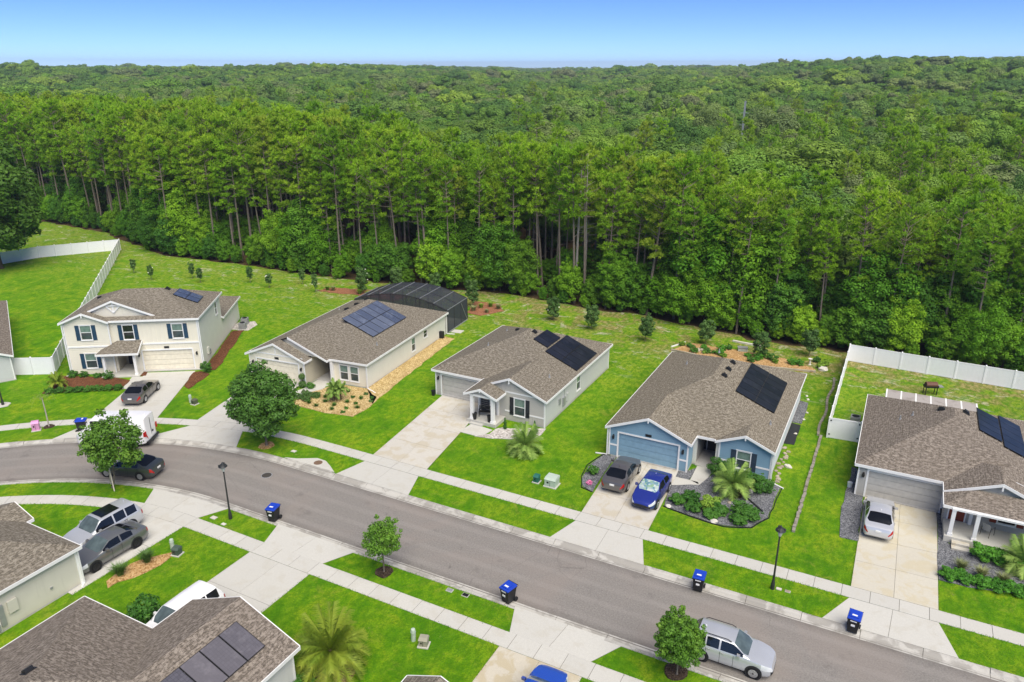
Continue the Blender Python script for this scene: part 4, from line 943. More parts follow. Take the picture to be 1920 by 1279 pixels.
# storm inlet
si = thing('storm_drain_inlet', 'concrete storm drain inlet with round iron cover in the far kerb', 'storm drain', (-37.6,38.6,0))
MB().prism([(-2.6,-.05),(2.4,-.05),(1.5,.55),(.7,1.0),(-.2,1.05),(-.8,.7),(-1.6,.25)], -.1, .055).build('apron', CONC, si)
MB().lathe([(.34,.03),(.34,.068),(.3,.075)], 20, (.35,.5,0)).build('manhole_cover', plain('rusty_iron', (.16,.10,.065), .8), si)
MB().box(-1.9,-.20,-.105,1.9,-.1,.0).build('slot', plain('inlet_shade_black', (.004,.004,.004), .95, 0), si); MB().box(-2.2,-.24,.005,2.2,-.04,.062).build('lintel', KERBM, si)  # slot is a solid black strip, the shade inside the inlet painted on
t = thing('manhole_cover', 'round iron manhole cover set in the asphalt', 'manhole', (-39.6,36.0,-.1)); MB().lathe([(.42,.0),(.42,.012),(.38,.014)], 24).build('frame', GREYM, t); MB().lathe([(.36,.0),(.36,.018),(.33,.02)], 24).build('lid', plain('dark_iron', (.05,.045,.04), .7), t)
# retaining wall of blocks between the blue and the taupe house
rw = thing('retaining_wall', 'low weathered block retaining wall between the blue and taupe houses', 'wall', (-3.05,46.6,0)); rr = random.Random(4); y = 0
BL = [MB().box(-.10,-.2,-.1,.10,.2,.15).mesh('block', BLOCK), MB().box(-.11,-.18,-.1,.09,.2,.18).mesh('block', BLOCK), MB().box(-.09,-.2,-.1,.11,.19,.13).mesh('block', ROCKW if 0 else BLOCK)]
while y < 15.2: link('block', rr.choice(BL), rw, (rr.uniform(-.03,.03), y, 0), rr.uniform(-.06,.06)); y += .42
while y < 29: link('block', rr.choice(BL), rw, (.1*math.sin(y)-.25, y, 0), rr.uniform(-.06,.06)); y += .42
def rock(x, y, s, label, seed, mat=None, name='boulder', group='garden rocks'):
    rr = random.Random(seed); bm = bmesh.new(); bmesh.ops.create_icosphere(bm, subdivisions=2, radius=s)
    f = [rr.uniform(.7, 1.25) for _ in range(3)]
    for v in bm.verts: k = 1+.22*math.sin(v.co.x*7/s+seed)*math.cos(v.co.y*5/s+seed*2)+rr.uniform(-.06,.06); v.co = Vector((v.co.x*f[0]*k, v.co.y*f[1]*k, max(-.4*s, v.co.z*.62*k)))
    me = bpy.data.meshes.new('boulder'); bm.to_mesh(me); bm.free(); me.materials.append(mat or ROCK); o = link(name, me, None, (x, y, s*.22)); o.rotation_euler = (0, 0, rr.uniform(0, 6)); tag(o, label, 'rock', group); return o
ORD = ('first','second','third','fourth','fifth','sixth','seventh','eighth','ninth','tenth','eleventh','twelfth','thirteenth','fourteenth','fifteenth','sixteenth')
rr = random.Random(9)
for i in range(16): rock(-5.3+rr.uniform(-.2,.3), 52.3+i*.40+rr.uniform(-.1,.1), rr.uniform(.12,.21), 'rough tan rock along the right wall of the blue house, %s from the front corner' % ORD[i], i)
rock(-4.7, 55.3, .27, 'whitish rock standing out in the row beside the blue house', 55, ROCKW)
for i, (x, y) in enumerate(((-5.0,61.4),(-4.75,64.6),(-4.7,66.2),(-5.0,69.2),(-5.2,70.0))): rock(x, y, rr.uniform(.12,.2), 'small pale stone edging the strip right of the blue house, %s from the street' % ORD[i], 70+i, ROCKW)
for i, (x, y, s) in enumerate(((-17.3,77.2,.42),(-16.6,76.9,.36),(-16.9,77.5,.3),(-13.4,75.9,.3))): rock(x, y, s, 'tan boulder in the orange chip garden, '+('largest of the left trio', 'middle of the left trio', 'rear one of the left trio', 'alone near the roof edge')[i], 90+i)
rock(-7.6, 48.0, .2, 'pale tan rock beside the palm in front of the blue house', 31, ROCK); rock(-6.55, 50.2, .3, 'rounded pale rock between the shrubs under the blue house window', 32, ROCKW); rock(-11.3, 45.6, .22, 'flat pale stone at the front corner of the gravel bed', 33, ROCKW); rock(-8.0, 45.2, .25, 'flat pale stone on the front edging of the gravel bed', 34, ROCKW)
rock(-4.6, 77.6, .45, 'pointed white rock beside the corner of the right fence', 35, ROCKW)
# edging along beds
def edging(label, pts, mat=None, w=.07, h=.11, seed=0):
    m = MB(); P_ = wob(pts, .04, seed, .7, False)+[pts[-1]]; r = thing('garden_edging', label, 'edging', (*P_[0], 0))
    for a, b in zip(P_[:-1], P_[1:]): m.bar((a[0]-P_[0][0], a[1]-P_[0][1], h/2-.02), (b[0]-P_[0][0], b[1]-P_[0][1], h/2-.02), w, h)
    m.build('edging_strip', mat or BLKP, r)
edging('black plastic edging around the gravel bed of the blue house', [(-11.6,45.45),(-9.2,45.0),(-7.3,44.9),(-5.6,45.6),(-4.8,47.4),(-4.6,51.8)], None, .05, .09, 1)
edging('black edging looped around the small gravel bed left of the blue house driveway', [(-16.8,44.9),(-17.65,45.2),(-18.3,46.6),(-18.55,48.5),(-18.1,50.6),(-17.2,50.9)], None, .05, .09, 2)
edging('short black edging strip between palm and shrubs', [(-6.6,49.2),(-5.3,47.9)], None, .1, .14, 3)
edging('pale stone edging along the orange chip garden', [(-19.9,76.1),(-14,75.2),(-9,75.8),(-5.2,76.6)], ROCK, .2, .2, 4)
edging('white downspout pipe lying at the corner of the orange garden', [(-20.2,77.0),(-19.2,79.2)], TRIM, .12, .14, 5)
edging('pale concrete edging in the yard beyond the orange garden', [(-14.6,82.0),(-11.3,81.6)], ROCKW, .25, .2, 6)
# air-conditioning units
def ac(x, y, label, rot=0):
    r = thing('air_conditioner', label, 'air conditioner', (x, y, 0), rot, 'air conditioning units')
    MB().box(-.5,-.5,-.05,.5,.5,.08).build('pad', CONC, r); m = MB().box(-.38,-.38,.08,.38,.38,.82)
    for k in range(9): z = .14+k*.075; m.box(-.39,-.39,z,.39,.39,z+.03)
    m.build('casing', GREYM, r); MB().lathe([(.3,.83),(.3,.85),(.05,.9)], 16).build('fan_grille', DARK, r)
ac(-66.6, 59.8, 'grey air conditioner behind the two-storey house, nearer one', R(33)); ac(-67.7, 61.2, 'grey air conditioner behind the two-storey house, farther one', R(33)); ac(-.75, 65.6, 'grey air conditioner left of the taupe house behind the gate')
tag(MB().prism(wob([(-67.8,58.9),(-65.6,59.6),(-66.2,61.8),(-67.6,62.6),(-69,61.2)], .1, 8), -.05, .03).build('gravel_pad', PEBBLE), kind='structure')
# porch things
def planter(x, y, z, label, h=.5):
    r = thing('planter', label, 'planter', (x, y, z), 0, 'porch planters'); MB().lathe([(.14,0),(.2,h*.9),(.22,h),(.18,h),(.17,h-.06)], 14).build('pot', BLKP, r); return r
planter(-30.05, 50.95, .3, 'black planter at the left column of the grey house porch', .6); planter(-28.65, 51.05, .3, 'black planter at the right column of the grey house porch', .6); planter(5.75, 53.2, 0, 'grey pot at the garage corner of the taupe house', .45)
planter(-36.35, 54.1, 0, 'black pot at the left garage corner of the grey house', .5)
b = thing('porch_bench', 'black metal bench on the porch of the grey house', 'bench', (-29.55,51.9,.3), R(20))
for k in range(4): MB().box(-.55,-.2+k*.11,.42,.55,-.12+k*.11,.45).build('seat_slat', DARK, b)
for k in range(3): MB().box(-.55,.24,.55+k*.12,.55,.27,.61+k*.12).build('back_slat', DARK, b)
for x in (-.5, .5):
    for y in (-.18, .24): MB().box(x-.025,y-.025,0,x+.025,y+.025,.42 if y < 0 else .9).build('leg', DARK, b)
    MB().box(x-.03,-.2,.62,x+.03,.26,.66).build('armrest', DARK, b)
def chair(x, y, z, rot, label):
    c = thing('patio_chair', label, 'chair', (x, y, z), rot, 'porch chairs'); MB().box(-.25,-.25,.38,.25,.25,.42).build('seat', GREYM, c); MB().add([(-.25,.22,.42),(.25,.22,.42),(.25,.36,.95),(-.25,.36,.95),(-.25,.26,.42),(.25,.26,.42),(.25,.4,.95),(-.25,.4,.95)], [(0,1,2,3),(7,6,5,4),(0,4,5,1),(2,6,7,3),(1,5,6,2),(3,7,4,0)]).build('backrest', GREYM, c)
    for s in (-1, 1):
        MB().tube([(s*.27,-.3,0),(s*.27,-.25,.6),(s*.27,.3,.62),(s*.27,.38,0)], .018, 6).build('leg', DARK, c)
chair(8.2, 51.2, .45, R(150), 'grey patio chair on the porch of the taupe house, left one'); chair(9.9, 50.6, .45, R(200), 'grey patio chair on the porch of the taupe house at the right edge')
g_ = thing('grill', 'rusty brown barbecue grill on the back lawn behind the patio cover', 'grill', (5.0,75.8,0), .4)
MB().box(-.6,-.3,.75,.6,.3,.95).build('firebox', DARK, g_); MB().tube([(-.5,0,.97),(.5,0,.97)], .3, 12).build('hood', plain('rust_brown', (.12,.05,.03), .6), g_); MB().box(.62,-.28,.82,1.05,.28,.88).build('side_shelf', GREYM, g_)
for x in (-.5, .5):
    for y in (-.24, .24): MB().box(x-.03,y-.03,0,x+.03,y+.03,.75).build('leg', DARK, g_)
t = thing('paint_bucket', 'white bucket with green watering can beside the taupe garage', 'bucket', (-.25,54.3,0)); MB().lathe([(.15,0),(.17,.36),(.18,.38)], 14).build('bucket_body', WHT, t); MB().lathe([(.18,.38),(.18,.41),(.02,.42)], 14).build('bucket_lid', WHT, t)
t = thing('bird_bath', 'small white post ornament behind the orange chip garden', 'garden ornament', (-6.0,78.6,0)); MB().lathe([(.16,0),(.1,.08),(.08,.5),(.2,.58),(.22,.66),(.1,.62)], 12).build('pedestal', ROCKW, t)
t = thing('garden_box', 'pale blue-grey plastic box in the orange chip garden', 'box', (-13.0,79.4,0), .3); MB().box(-.5,-.3,0,.5,.3,.4).build('box_body', PALEG, t); MB().box(-.53,-.33,.4,.53,.33,.47).build('lid', GREYM, t)
t = thing('radio_mast', 'slim grey lattice mast rising above the woods at right', 'mast', (-34,176,0)); MB().bar((0,0,0),(0,0,22),.35,.35).build('mast_shaft', GREYM, t)
for z in (17, 19.5): MB().bar((-.9,0,z),(.9,0,z),.1,.1).build('cross_arm', GREYM, t)
# ================================================================ vehicles
CGLASS = m_glass('car_glass', (.008, .009, .010), .12); CGLASS_F = m_glass('windscreen_glass', (.10, .135, .14), .05); TYRE = plain('tyre_rubber', (.012, .012, .013), .85, .2)
RIM = plain('alloy_rim', (.42, .43, .44), .3, .5, .7); RIMB = plain('black_rim', (.02, .02, .022), .35, .5, .4); REDL = plain('red_tail_lamp', (.42, .01, .008), .25, .6); HEADL = plain('head_lamp', (.62, .64, .66), .15, .7); CHROME = plain('chrome', (.6, .6, .62), .18, .5, .9); PLATE = plain('licence_plate', (.7, .7, .68), .5)
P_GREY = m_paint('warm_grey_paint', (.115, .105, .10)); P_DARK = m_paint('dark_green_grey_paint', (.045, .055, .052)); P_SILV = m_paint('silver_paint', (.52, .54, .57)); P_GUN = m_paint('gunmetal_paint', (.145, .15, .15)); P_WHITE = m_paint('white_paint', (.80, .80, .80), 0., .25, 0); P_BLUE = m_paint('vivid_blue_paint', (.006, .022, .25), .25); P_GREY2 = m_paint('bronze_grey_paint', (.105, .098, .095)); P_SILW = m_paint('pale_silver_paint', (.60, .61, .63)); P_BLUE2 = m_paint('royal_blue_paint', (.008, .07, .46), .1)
def m_shade():
    t = NT('patterned_sunshade', .4, .5); v = t.voro(t.obj(), 7, 'F1', 'Color'); q = t.sep(v)[0]
    t.col(t.ramp(q, [(.2, (.10, .22, .27)), (.45, (.34, .44, .45)), (.6, (.50, .54, .53)), (.85, (.20, .34, .20))])); t.set('Coat Weight', 1.); return t.m
SHADE = m_shade()
SPEC = {
 'sedan': dict(L=4.85, W=1.84, H=1.44, xa=1.02, xb=.22, xc=-1.02, xd=-1.82, hood=.74, cowl=.97, belt=.98, deck=1.05, wb=2.8, fx=1.42, r=.335, win=[(.30,-.40),(-.50,-1.25)]),
 'hatch': dict(L=4.45, W=1.80, H=1.47, xa=1.02, xb=.22, xc=-1.02, xd=-1.72, hood=.76, cowl=1.0, belt=1.0, deck=1.08, wb=2.65, fx=1.33, r=.32, win=[(.30,-.40),(-.50,-1.25)]),
 'suv': dict(L=4.95, W=1.94, H=1.76, xa=1.12, xb=.42, xc=-2.0, xd=-2.36, hood=.95, cowl=1.13, belt=1.13, deck=1.10, wb=2.85, fx=1.48, r=.38, win=[(.48,-.34),(-.44,-1.18),(-1.26,-1.98)]),
 'crossover': dict(L=4.48, W=1.80, H=1.60, xa=.98, xb=.25, xc=-1.62, xd=-2.05, hood=.88, cowl=1.05, belt=1.05, deck=1.06, wb=2.66, fx=1.34, r=.35, win=[(.32,-.38),(-.47,-1.1),(-1.17,-1.62)]),
 'van': dict(L=5.9, W=2.05, H=2.52, xa=2.25, xb=1.35, xc=-2.86, xd=-2.93, hood=1.12, cowl=1.38, belt=1.36, deck=1.36, wb=3.7, fx=1.98, r=.36, win=[(1.42,.62)]),
}
def car(kind, label, x, y, ang, paint, z=.04, rim=RIM, name='parked_car', cat='car', group='parked cars', wind=None, rails=False, sunroof=False, spoiler=False):
    S = SPEC[kind]; L, W, Hh = S['L'], S['W'], S['H']; xa, xb, xc, xd = S['xa'], S['xb'], S['xc'], S['xd']; h = L/2; van = kind == 'van'
    root = thing(name, label, cat, (x, y, z), R(ang), group)
    def ip(pts, q):
        for (a, b), (c, d) in zip(pts[:-1], pts[1:]):
            if a <= q <= c: t = (q-a)/(c-a) if c > a else 0; return b+(d-b)*t
        return pts[0][1] if q < pts[0][0] else pts[-1][1]
    topz = [(-h,.62),(-h+.03,.80),(-h+.12,S['deck']-.06),(xd,S['deck']),(xc,S['belt']+.02),(0,S['belt']),(xa,S['cowl']),(h-.75,S['hood']+.10),(h-.3,S['hood']),(h-.1,S['hood']-.1),(h-.02,.60),(h,.52)]
    if xd < -h+.15: topz = [(-h,.8),(-h+.03,S['deck']-.12),(xd,S['deck'])]+topz[4:]
    roofz_ = [(xd,S['deck']),(lerp(xd,xc,.55),lerp(S['deck'],Hh,.6)),(xc,Hh-.05),(lerp(xc,xb,.45),Hh),(xb,Hh-.04),(lerp(xb,xa,.5),lerp(Hh-.04,S['cowl'],.46)),(xa,S['cowl'])]
    wid = [(-h,.66*W/2),(-h+.04,.84*W/2),(-h+.22,.95*W/2),(-h+.7,W/2),(0,W/2),(h-.9,W/2*.995),(h-.4,W/2*.93),(h-.14,W/2*.80),(h-.03,W/2*.62),(h,W/2*.5)]
    botz = [(-h,.42),(-h+.1,.3),(-h+.5,.2),(h-.6,.19),(h-.12,.24),(h,.34)]
    inset = .70 if not van else .90
    keys = {-h,-h+.03,-h+.1,-h+.22,-h+.45,h-.4,h-.22,h-.1,h-.03,h,xa,xb,xc,xd,h-.75}
    for a, b in S['win']: keys |= {a, b}
    ks = sorted(keys); st = []
    for a, b in zip(ks[:-1], ks[1:]):
        n = max(1, int(round((b-a)/.22))); st += [lerp(a, b, i/n) for i in range(n)]
    st.append(ks[-1]); K = 12; rings = []
    for q in st:
        zt, w, zb = ip(topz, q), ip(wid, q), ip(botz, q); zr = ip(roofz_, q) if xd < q < xa else zt; dz = max(0, zr-zt)
        f = min(1, dz/(Hh-S['belt'])); wt = w*lerp(.93, inset if not van else .9, f); crown = .035
        hz = zt-zb; g = [(0,zb),(w*.86,zb),(w*.97,zb+.12*hz),(w,zb+.38*hz),(w*.995,zb+.62*hz),(w*.985,zb+.82*hz),(w*.955,zt-.015)]
        g += [(w*.935, zt+.012)]
        if dz > .02: g += [(lerp(w*.93,wt,.93), zt+dz*.90), (wt*.92, zr-.012+dz*0), (wt*.5, zr+crown*.75), (0, zr+crown)]
        else: g += [(w*.82, zt+.02), (w*.66, zt+crown*.8), (w*.36, zt+crown), (0, zt+crown*1.1)]
        rings.append([(q, yy, zz) for yy, zz in g]+[(q, -yy, zz) for yy, zz in g[-2:0:-1]])
    n = len(rings[0]); V = [v for r_ in rings for v in r_]; buckets = {}
    def put(k, f): buckets.setdefault(k, []).append(f)
    for i in range(len(st)-1):
        xm = (st[i]+st[i+1])/2
        for j in range(n):
            jj = j if j < K-1 else n-1-j       # half-profile segment index
            f = (i*n+j, (i+1)*n+j, (i+1)*n+(j+1) % n, i*n+(j+1) % n); side = 'l' if j < K-1 else 'r'
            key = 'body'
            if jj == 7:
                for wi, (a, b) in enumerate(S['win']):
                    if b-1e-6 < xm < a+1e-6: key = ('side_window', wi, side)
            if jj >= 9 and xb < xm < xa: key = 'windscreen'
            if jj >= 9 and xd < xm < xc and not van: key = 'rear_window'
            if jj == 7 and (xb+.08 < xm < xa-.2) and not van: key = ('quarter_glass', side)
            zc = sum(V[q][2] for q in f)/4; yc = abs(sum(V[q][1] for q in f)/4)
            if key == 'body' and xm > h-.55 and xm < h-.02 and jj in (4, 5, 6) and yc > W*.22: key = ('headlight', side)
            if key == 'body' and xm < -h+.3 and jj in (4, 5) and yc > W*.2: key = ('taillight', side)
            if key == 'body' and jj in (1, 2) : key = 'lower_trim' if kind in ('crossover', 'van') and jj == 1 else 'body'
            if key == 'body' and xm > h-.1 and jj in (2, 3, 4): key = 'grille'
            put(key, f)
    put('body', tuple(range(n))); put('grille', tuple((len(st)-1)*n+k for k in range(n))[::-1])
    mats = {'body': paint, 'windscreen': wind or CGLASS_F, 'rear_window': CGLASS, 'side_window': CGLASS, 'quarter_glass': CGLASS, 'headlight': HEADL, 'taillight': REDL, 'lower_trim': BLKP, 'grille': BLKP}
    for k, fs in buckets.items():
        nm = k if isinstance(k, str) else k[0]; used = sorted({q for f in fs for q in f}); mp = {q: i for i, q in enumerate(used)}
        m = MB(); m.add([V[q] for q in used], [tuple(mp[q] for q in f) for f in fs]); me = m.mesh(nm, mats[nm], True); me.set_sharp_from_angle(angle=R(38)); link(nm, me, root)
    wy = W/2-.1
    for sx in (S['fx'], S['fx']-S['wb']):
        for s in (-1, 1):
            r_ = S['r']; m = MB().tube([(0,s*-.11,0),(0,s*-.10,0),(0,s*.10,0),(0,s*.115,0)], [r_*.86,r_,r_,r_*.9], 22); wo_ = m.build('wheel', TYRE, root, (sx, s*wy, r_-z*0))
            m = MB().tube([(0,s*.117,0),(0,s*.12,0)], r_*.68, 18)
            for k in range(5): a = k*1.2566; m.bar((0,s*.125,0),(r_*.64*math.cos(a),s*.125,r_*.64*math.sin(a)),.07,.02,(0,1,0))
            m.build('rim', rim, wo_)
            m = MB(); m.tube([(0,s*(W/2-.075),0),(0,s*(W/2+.004),0)], r_+.075, 24); m.build('wheel_well_dark', BLKP, root, (sx, 0, r_+.02))  # black disc without cut-out: shade of the wheel well put into its colour
    if not van:
        for s in (-1, 1): MB().add([(-.1,s*.0,0),(.08,s*.0,-.02),(.06,s*.2,0),(-.08,s*.22,0),(-.1,0,.13),(.06,0,.12),(.05,s*.2,.13),(-.08,s*.22,.14)], [(3,2,1,0),(4,5,6,7),(0,1,5,4),(1,2,6,5),(2,3,7,6),(3,0,4,7)]).build('wing_mirror', paint, root, (xa-.42, s*(W/2-.06), S['belt']+.02))
        for s in (-1, 1):
            for a, b in S['win'][:2]: MB().box(b+.05,-.012,0,b+.22,.012,.03).build('door_handle', CHROME if paint in (P_SILV, P_SILW) else paint, root, (0, s*(W/2+.006), S['belt']-.12))
    else:
        for s in (-1, 1): MB().box(-.08,-.12,0,.08,.12,.32).build('wing_mirror', BLKP, root, (xa-.5, s*(W/2+.08), 1.35))
        MB().box(-h-.012,-.008,.5,-h+.02,.008,2.3).build('door_gap', DARK, root); MB().box(-h-.05,-.25,1.0,-h-.0,-.1,1.12).build('door_handle', DARK, root); MB().box(-h-.12,-.95,.38,-h+.05,.95,.55).build('rear_bumper', BLKP, root)
        for s in (-1, 1): MB().box(-h-.03,s*.93-.06,1.0,-h+.06,s*.93+.06,1.45).build('taillight', REDL, root)
    for s in (-1, 1):
        for q in ([S['win'][0][0]-.02]+[b for a, b in S['win'][:2]] if not van else [.55, -.75]):
            MB().box(q-.008,-.004,.30,q+.008,.004,S['belt']-.06 if not van else 1.9).build('door_seam', BLKP, root, (0, s*(W/2-.004 if not van else W/2*.985), 0))
    MB().box(-h-.025,-.17,.72 if not van else .6,-h+.05,.17,.84 if not van else .72).build('licence_plate', PLATE, root)
    if rails:
        for s in (-1, 1): MB().tube([(xc+.15,s*W*.33,Hh-.03),(xc+.3,s*W*.33,Hh+.06),(xb-.35,s*W*.33,Hh+.06),(xb-.15,s*W*.33,Hh-.02)], .022, 6).build('roof_rail', BLKP, root)
    if sunroof: MB().box(-1.05,-.52,Hh+.015,.22,.52,Hh+.045).build('sunroof', CGLASS, root)
    if spoiler: MB().box(xc-.25,-W*.34,Hh-.1,xc+.02,W*.34,Hh-.04).build('spoiler', paint, root)
    MB().tube([(xc+.3,0,Hh+.0),(xc+.22,0,Hh+.09)], [.05,.02], 6).build('antenna', paint, root)
    return root
P_ = math.degrees
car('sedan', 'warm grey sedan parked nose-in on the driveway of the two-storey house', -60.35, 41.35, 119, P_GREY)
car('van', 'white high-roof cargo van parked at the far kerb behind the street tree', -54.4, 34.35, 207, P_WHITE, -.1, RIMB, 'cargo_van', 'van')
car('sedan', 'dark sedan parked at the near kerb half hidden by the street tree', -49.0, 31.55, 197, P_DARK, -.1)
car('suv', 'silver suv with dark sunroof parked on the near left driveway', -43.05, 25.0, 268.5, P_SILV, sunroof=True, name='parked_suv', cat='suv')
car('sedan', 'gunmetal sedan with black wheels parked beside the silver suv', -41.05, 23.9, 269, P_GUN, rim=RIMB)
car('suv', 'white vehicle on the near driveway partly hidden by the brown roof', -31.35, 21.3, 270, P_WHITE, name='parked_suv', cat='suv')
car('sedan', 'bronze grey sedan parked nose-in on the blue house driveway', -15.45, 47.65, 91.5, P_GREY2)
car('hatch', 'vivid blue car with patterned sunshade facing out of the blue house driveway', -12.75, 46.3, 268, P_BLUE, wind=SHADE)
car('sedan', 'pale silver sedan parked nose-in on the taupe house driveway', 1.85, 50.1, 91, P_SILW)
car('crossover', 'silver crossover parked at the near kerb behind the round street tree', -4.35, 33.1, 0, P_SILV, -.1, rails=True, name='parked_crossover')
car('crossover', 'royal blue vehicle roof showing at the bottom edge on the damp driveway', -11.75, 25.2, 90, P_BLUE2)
# ================================================================ plants
L_OAK = m_leaf('street_oak_leaves', (0.031, 0.093, 0.016), (0.062, 0.163, 0.022), (0.132, 0.264, 0.034), .2, .8)
L_ELM = m_leaf('light_street_leaves', (0.070, 0.178, 0.019), (0.132, 0.271, 0.028), (0.232, 0.388, 0.046), .25, .8)
L_RND = m_leaf('round_tree_leaves', (0.046, 0.147, 0.016), (0.116, 0.264, 0.025), (0.248, 0.419, 0.046), .25, .9)
L_MAG = m_leaf('magnolia_leaves', (0.034, 0.096, 0.019), (0.070, 0.155, 0.031), (0.155, 0.248, 0.062), .12, 1.6)
L_BUSH = m_leaf('shrub_leaves', (0.023, 0.090, 0.012), (0.054, 0.171, 0.019), (0.124, 0.279, 0.031), .15, 2.2)
L_BUSHL = m_leaf('yellow_green_shrub_leaves', (0.093, 0.217, 0.019), (0.186, 0.341, 0.031), (0.341, 0.465, 0.062), .2, 2.2)
L_HEDGE = m_leaf('box_hedge_leaves', (0.031, 0.132, 0.012), (0.070, 0.248, 0.019), (0.155, 0.403, 0.031), .15, 2.4)
L_PALM = m_leaf('date_palm_fronds', (.14, .235, .02), (.225, .325, .03), (.40, .42, .05), .3, .9)
L_PALMY = m_leaf('light_palm_fronds', (0.139, 0.264, 0.054), (0.248, 0.403, 0.078), (0.434, 0.558, 0.139), .25, 1.2)
L_GREY = m_leaf('grey_green_tufts', (0.155, 0.186, 0.070), (0.264, 0.295, 0.124), (0.403, 0.403, 0.186), .2, 2)
L_BIG = m_leaf('big_oak_leaves', (.045, .115, .012), (.085, .19, .018), (.15, .27, .028), .3, .35)
FLOW_W = plain('white_blossom', (.8, .78, .7), .6); FLOW_P = plain('pink_blossom', (.75, .22, .42), .6)
BARK = m_bark('grey_bark', (.10, .085, .07), (.22, .19, .16)); BARKP = m_bark('pine_bark', (.13, .10, .08), (.27, .225, .185)); BARKD = m_bark('dark_bark', (.045, .036, .028), (.11, .09, .07)); BARKL = m_bark('pale_dead_bark', (.26, .23, .20), (.46, .42, .37)); BARKPALM = m_bark('palm_bark', (.07, .05, .03), (.16, .12, .08))

def quad_mesh(name, V, mat, tri=False):
    k = 3 if tri else 4; n = len(V); me = bpy.data.meshes.new(name); me.vertices.add(n*k); me.vertices.foreach_set('co', np.asarray(V, np.float32).reshape(-1))
    me.loops.add(n*k); me.loops.foreach_set('vertex_index', np.arange(n*k, dtype=np.int32)); me.polygons.add(n); me.polygons.foreach_set('loop_start', np.arange(0, n*k, k, dtype=np.int32)); me.polygons.foreach_set('loop_total', np.full(n, k, np.int32))
    me.update(calc_edges=True); me.materials.append(mat); return me
def unit(a): return a/np.maximum(np.linalg.norm(a, axis=-1, keepdims=True), 1e-9)
def leaf_quads(P, Nn, size, rg, aspect=.55):
    n = len(P); t = unit(np.cross(Nn, rg.normal(size=(n,3)))); b = np.cross(Nn, t); s = (size*rg.uniform(.65, 1.35, (n,1)))
    return np.stack([P-t*s, P-b*s*aspect, P+t*s, P+b*s*aspect], 1)
def crown_pts(lobes, n, rg, shell=.16, zmin=-1e9):
    c = np.array([l[0] for l in lobes], float); r = np.array([l[1] for l in lobes], float); w = (r[:,0]*r[:,1]*r[:,2])**(2/3); w /= w.sum()
    out = []; nrm = []; tot = 0
    while tot < n:
        m = int(n*1.6); k = rg.choice(len(lobes), m, p=w); d = unit(rg.normal(size=(m,3))); rad = 1-np.abs(rg.normal(0, shell, (m,1))); rad = np.clip(rad+rg.normal(0,.04,(m,1)), .2, 1.12)
        P = c[k]+d*r[k]*rad; keep = P[:,2] > zmin
        for i in range(len(lobes)): keep &= ~((np.linalg.norm((P-c[i])/r[i], axis=1) < .72) & (k != i))
        out.append(P[keep]); nrm.append(unit(d/r[k]*r[k].mean())[keep]); tot += int(keep.sum())
        if len(out) > 12: break
    P = np.concatenate(out)[:n]; return P, np.concatenate(nrm)[:n]
def crown_mesh(name, lobes, n, size, mat, seed, shell=.16, up=.45, rand=.8, aspect=.55, zmin=-1e9):
    rg = np.random.default_rng(seed); P, N_ = crown_pts(lobes, n, rg, shell, zmin)
    N_ = unit(N_+np.array([0,0,up])+rg.normal(0, rand, P.shape)*.6); return quad_mesh(name, leaf_quads(P, N_, size, rg, aspect), mat)
def blob_lobes(R0, H0, zc, n, seed, fill=.55, flat=1.):
    """many overlapping lobes around an ellipsoid: an uneven crown outline"""
    rr = random.Random(seed); L_ = [((0,0,zc), (R0*.72,R0*.72,H0*.72))]
    for i in range(n):
        a = i*2.39996+rr.uniform(-.4,.4); u = -.85+1.75*(i+.5)/n; c = math.sqrt(max(0,1-u*u)); k = rr.uniform(.62,.9); s = rr.uniform(.28,.46)*fill/.55
        L_.append(((R0*c*k*math.cos(a), R0*c*k*math.sin(a), zc+H0*u*k), (R0*s,R0*s,min(R0,H0)*s*rr.uniform(.65,.9)*flat)))
    for i in range(max(4, n//2)):      # small sprays that stick out of the outline
        a = rr.uniform(0, 6.28); u = rr.uniform(-.75, 1.); c = math.sqrt(max(0,1-u*u)); k = rr.uniform(.88,1.12); s = rr.uniform(.10,.19)
        L_.append(((R0*c*k*math.cos(a), R0*c*k*math.sin(a), zc+H0*u*k), (R0*s,R0*s,min(R0,H0)*s*.8)))
    return L_
def limbs(m, h0, zc, R0, n, seed, r0):
    rr = random.Random(seed)
    for i in range(n):
        a = i*2.4+rr.uniform(-.3,.3); k = rr.uniform(.45,.8); z = h0+rr.uniform(0,(zc-h0)*.7); e = (R0*k*math.cos(a), R0*k*math.sin(a), z+R0*k*rr.uniform(.5,1.0))
        mid = (e[0]*.45, e[1]*.45, lerp(z, e[2], .35)); m.tube([(0,0,z), mid, e], [r0*.5, r0*.34, r0*.1], 6)
def tree(name, label, x, y, h, R0, trunk_h, leafm, bark, n, size, seed, lobn=22, group=None, rt=.12, cat='tree', loose=.55, lean=(0,0), shell=.16, Hf=1.0):
    t = thing(name, label, cat, (x, y, 0), 0, group); H0 = (h-trunk_h)/2*Hf; zc = trunk_h+(h-trunk_h)/2
    m = MB().tube([(0,0,-.1),(lean[0]*.5,lean[1]*.5,trunk_h*.6),(lean[0],lean[1],zc+H0*.4)], [rt,rt*.8,rt*.3], 9); m.tube([(0,0,-.1),(0,0,.15)], [rt*1.6,rt], 9, False); limbs(m, trunk_h*.8, zc, R0, 9, seed, rt); m.build('trunk', bark, t)
    lob = [((c[0]+lean[0], c[1]+lean[1], c[2]), r_) for c, r_ in blob_lobes(R0, H0, zc, lobn, seed, loose)]
    link('crown', crown_mesh('crown', lob, n, size, leafm, seed, shell, zmin=trunk_h*.55), t); return t

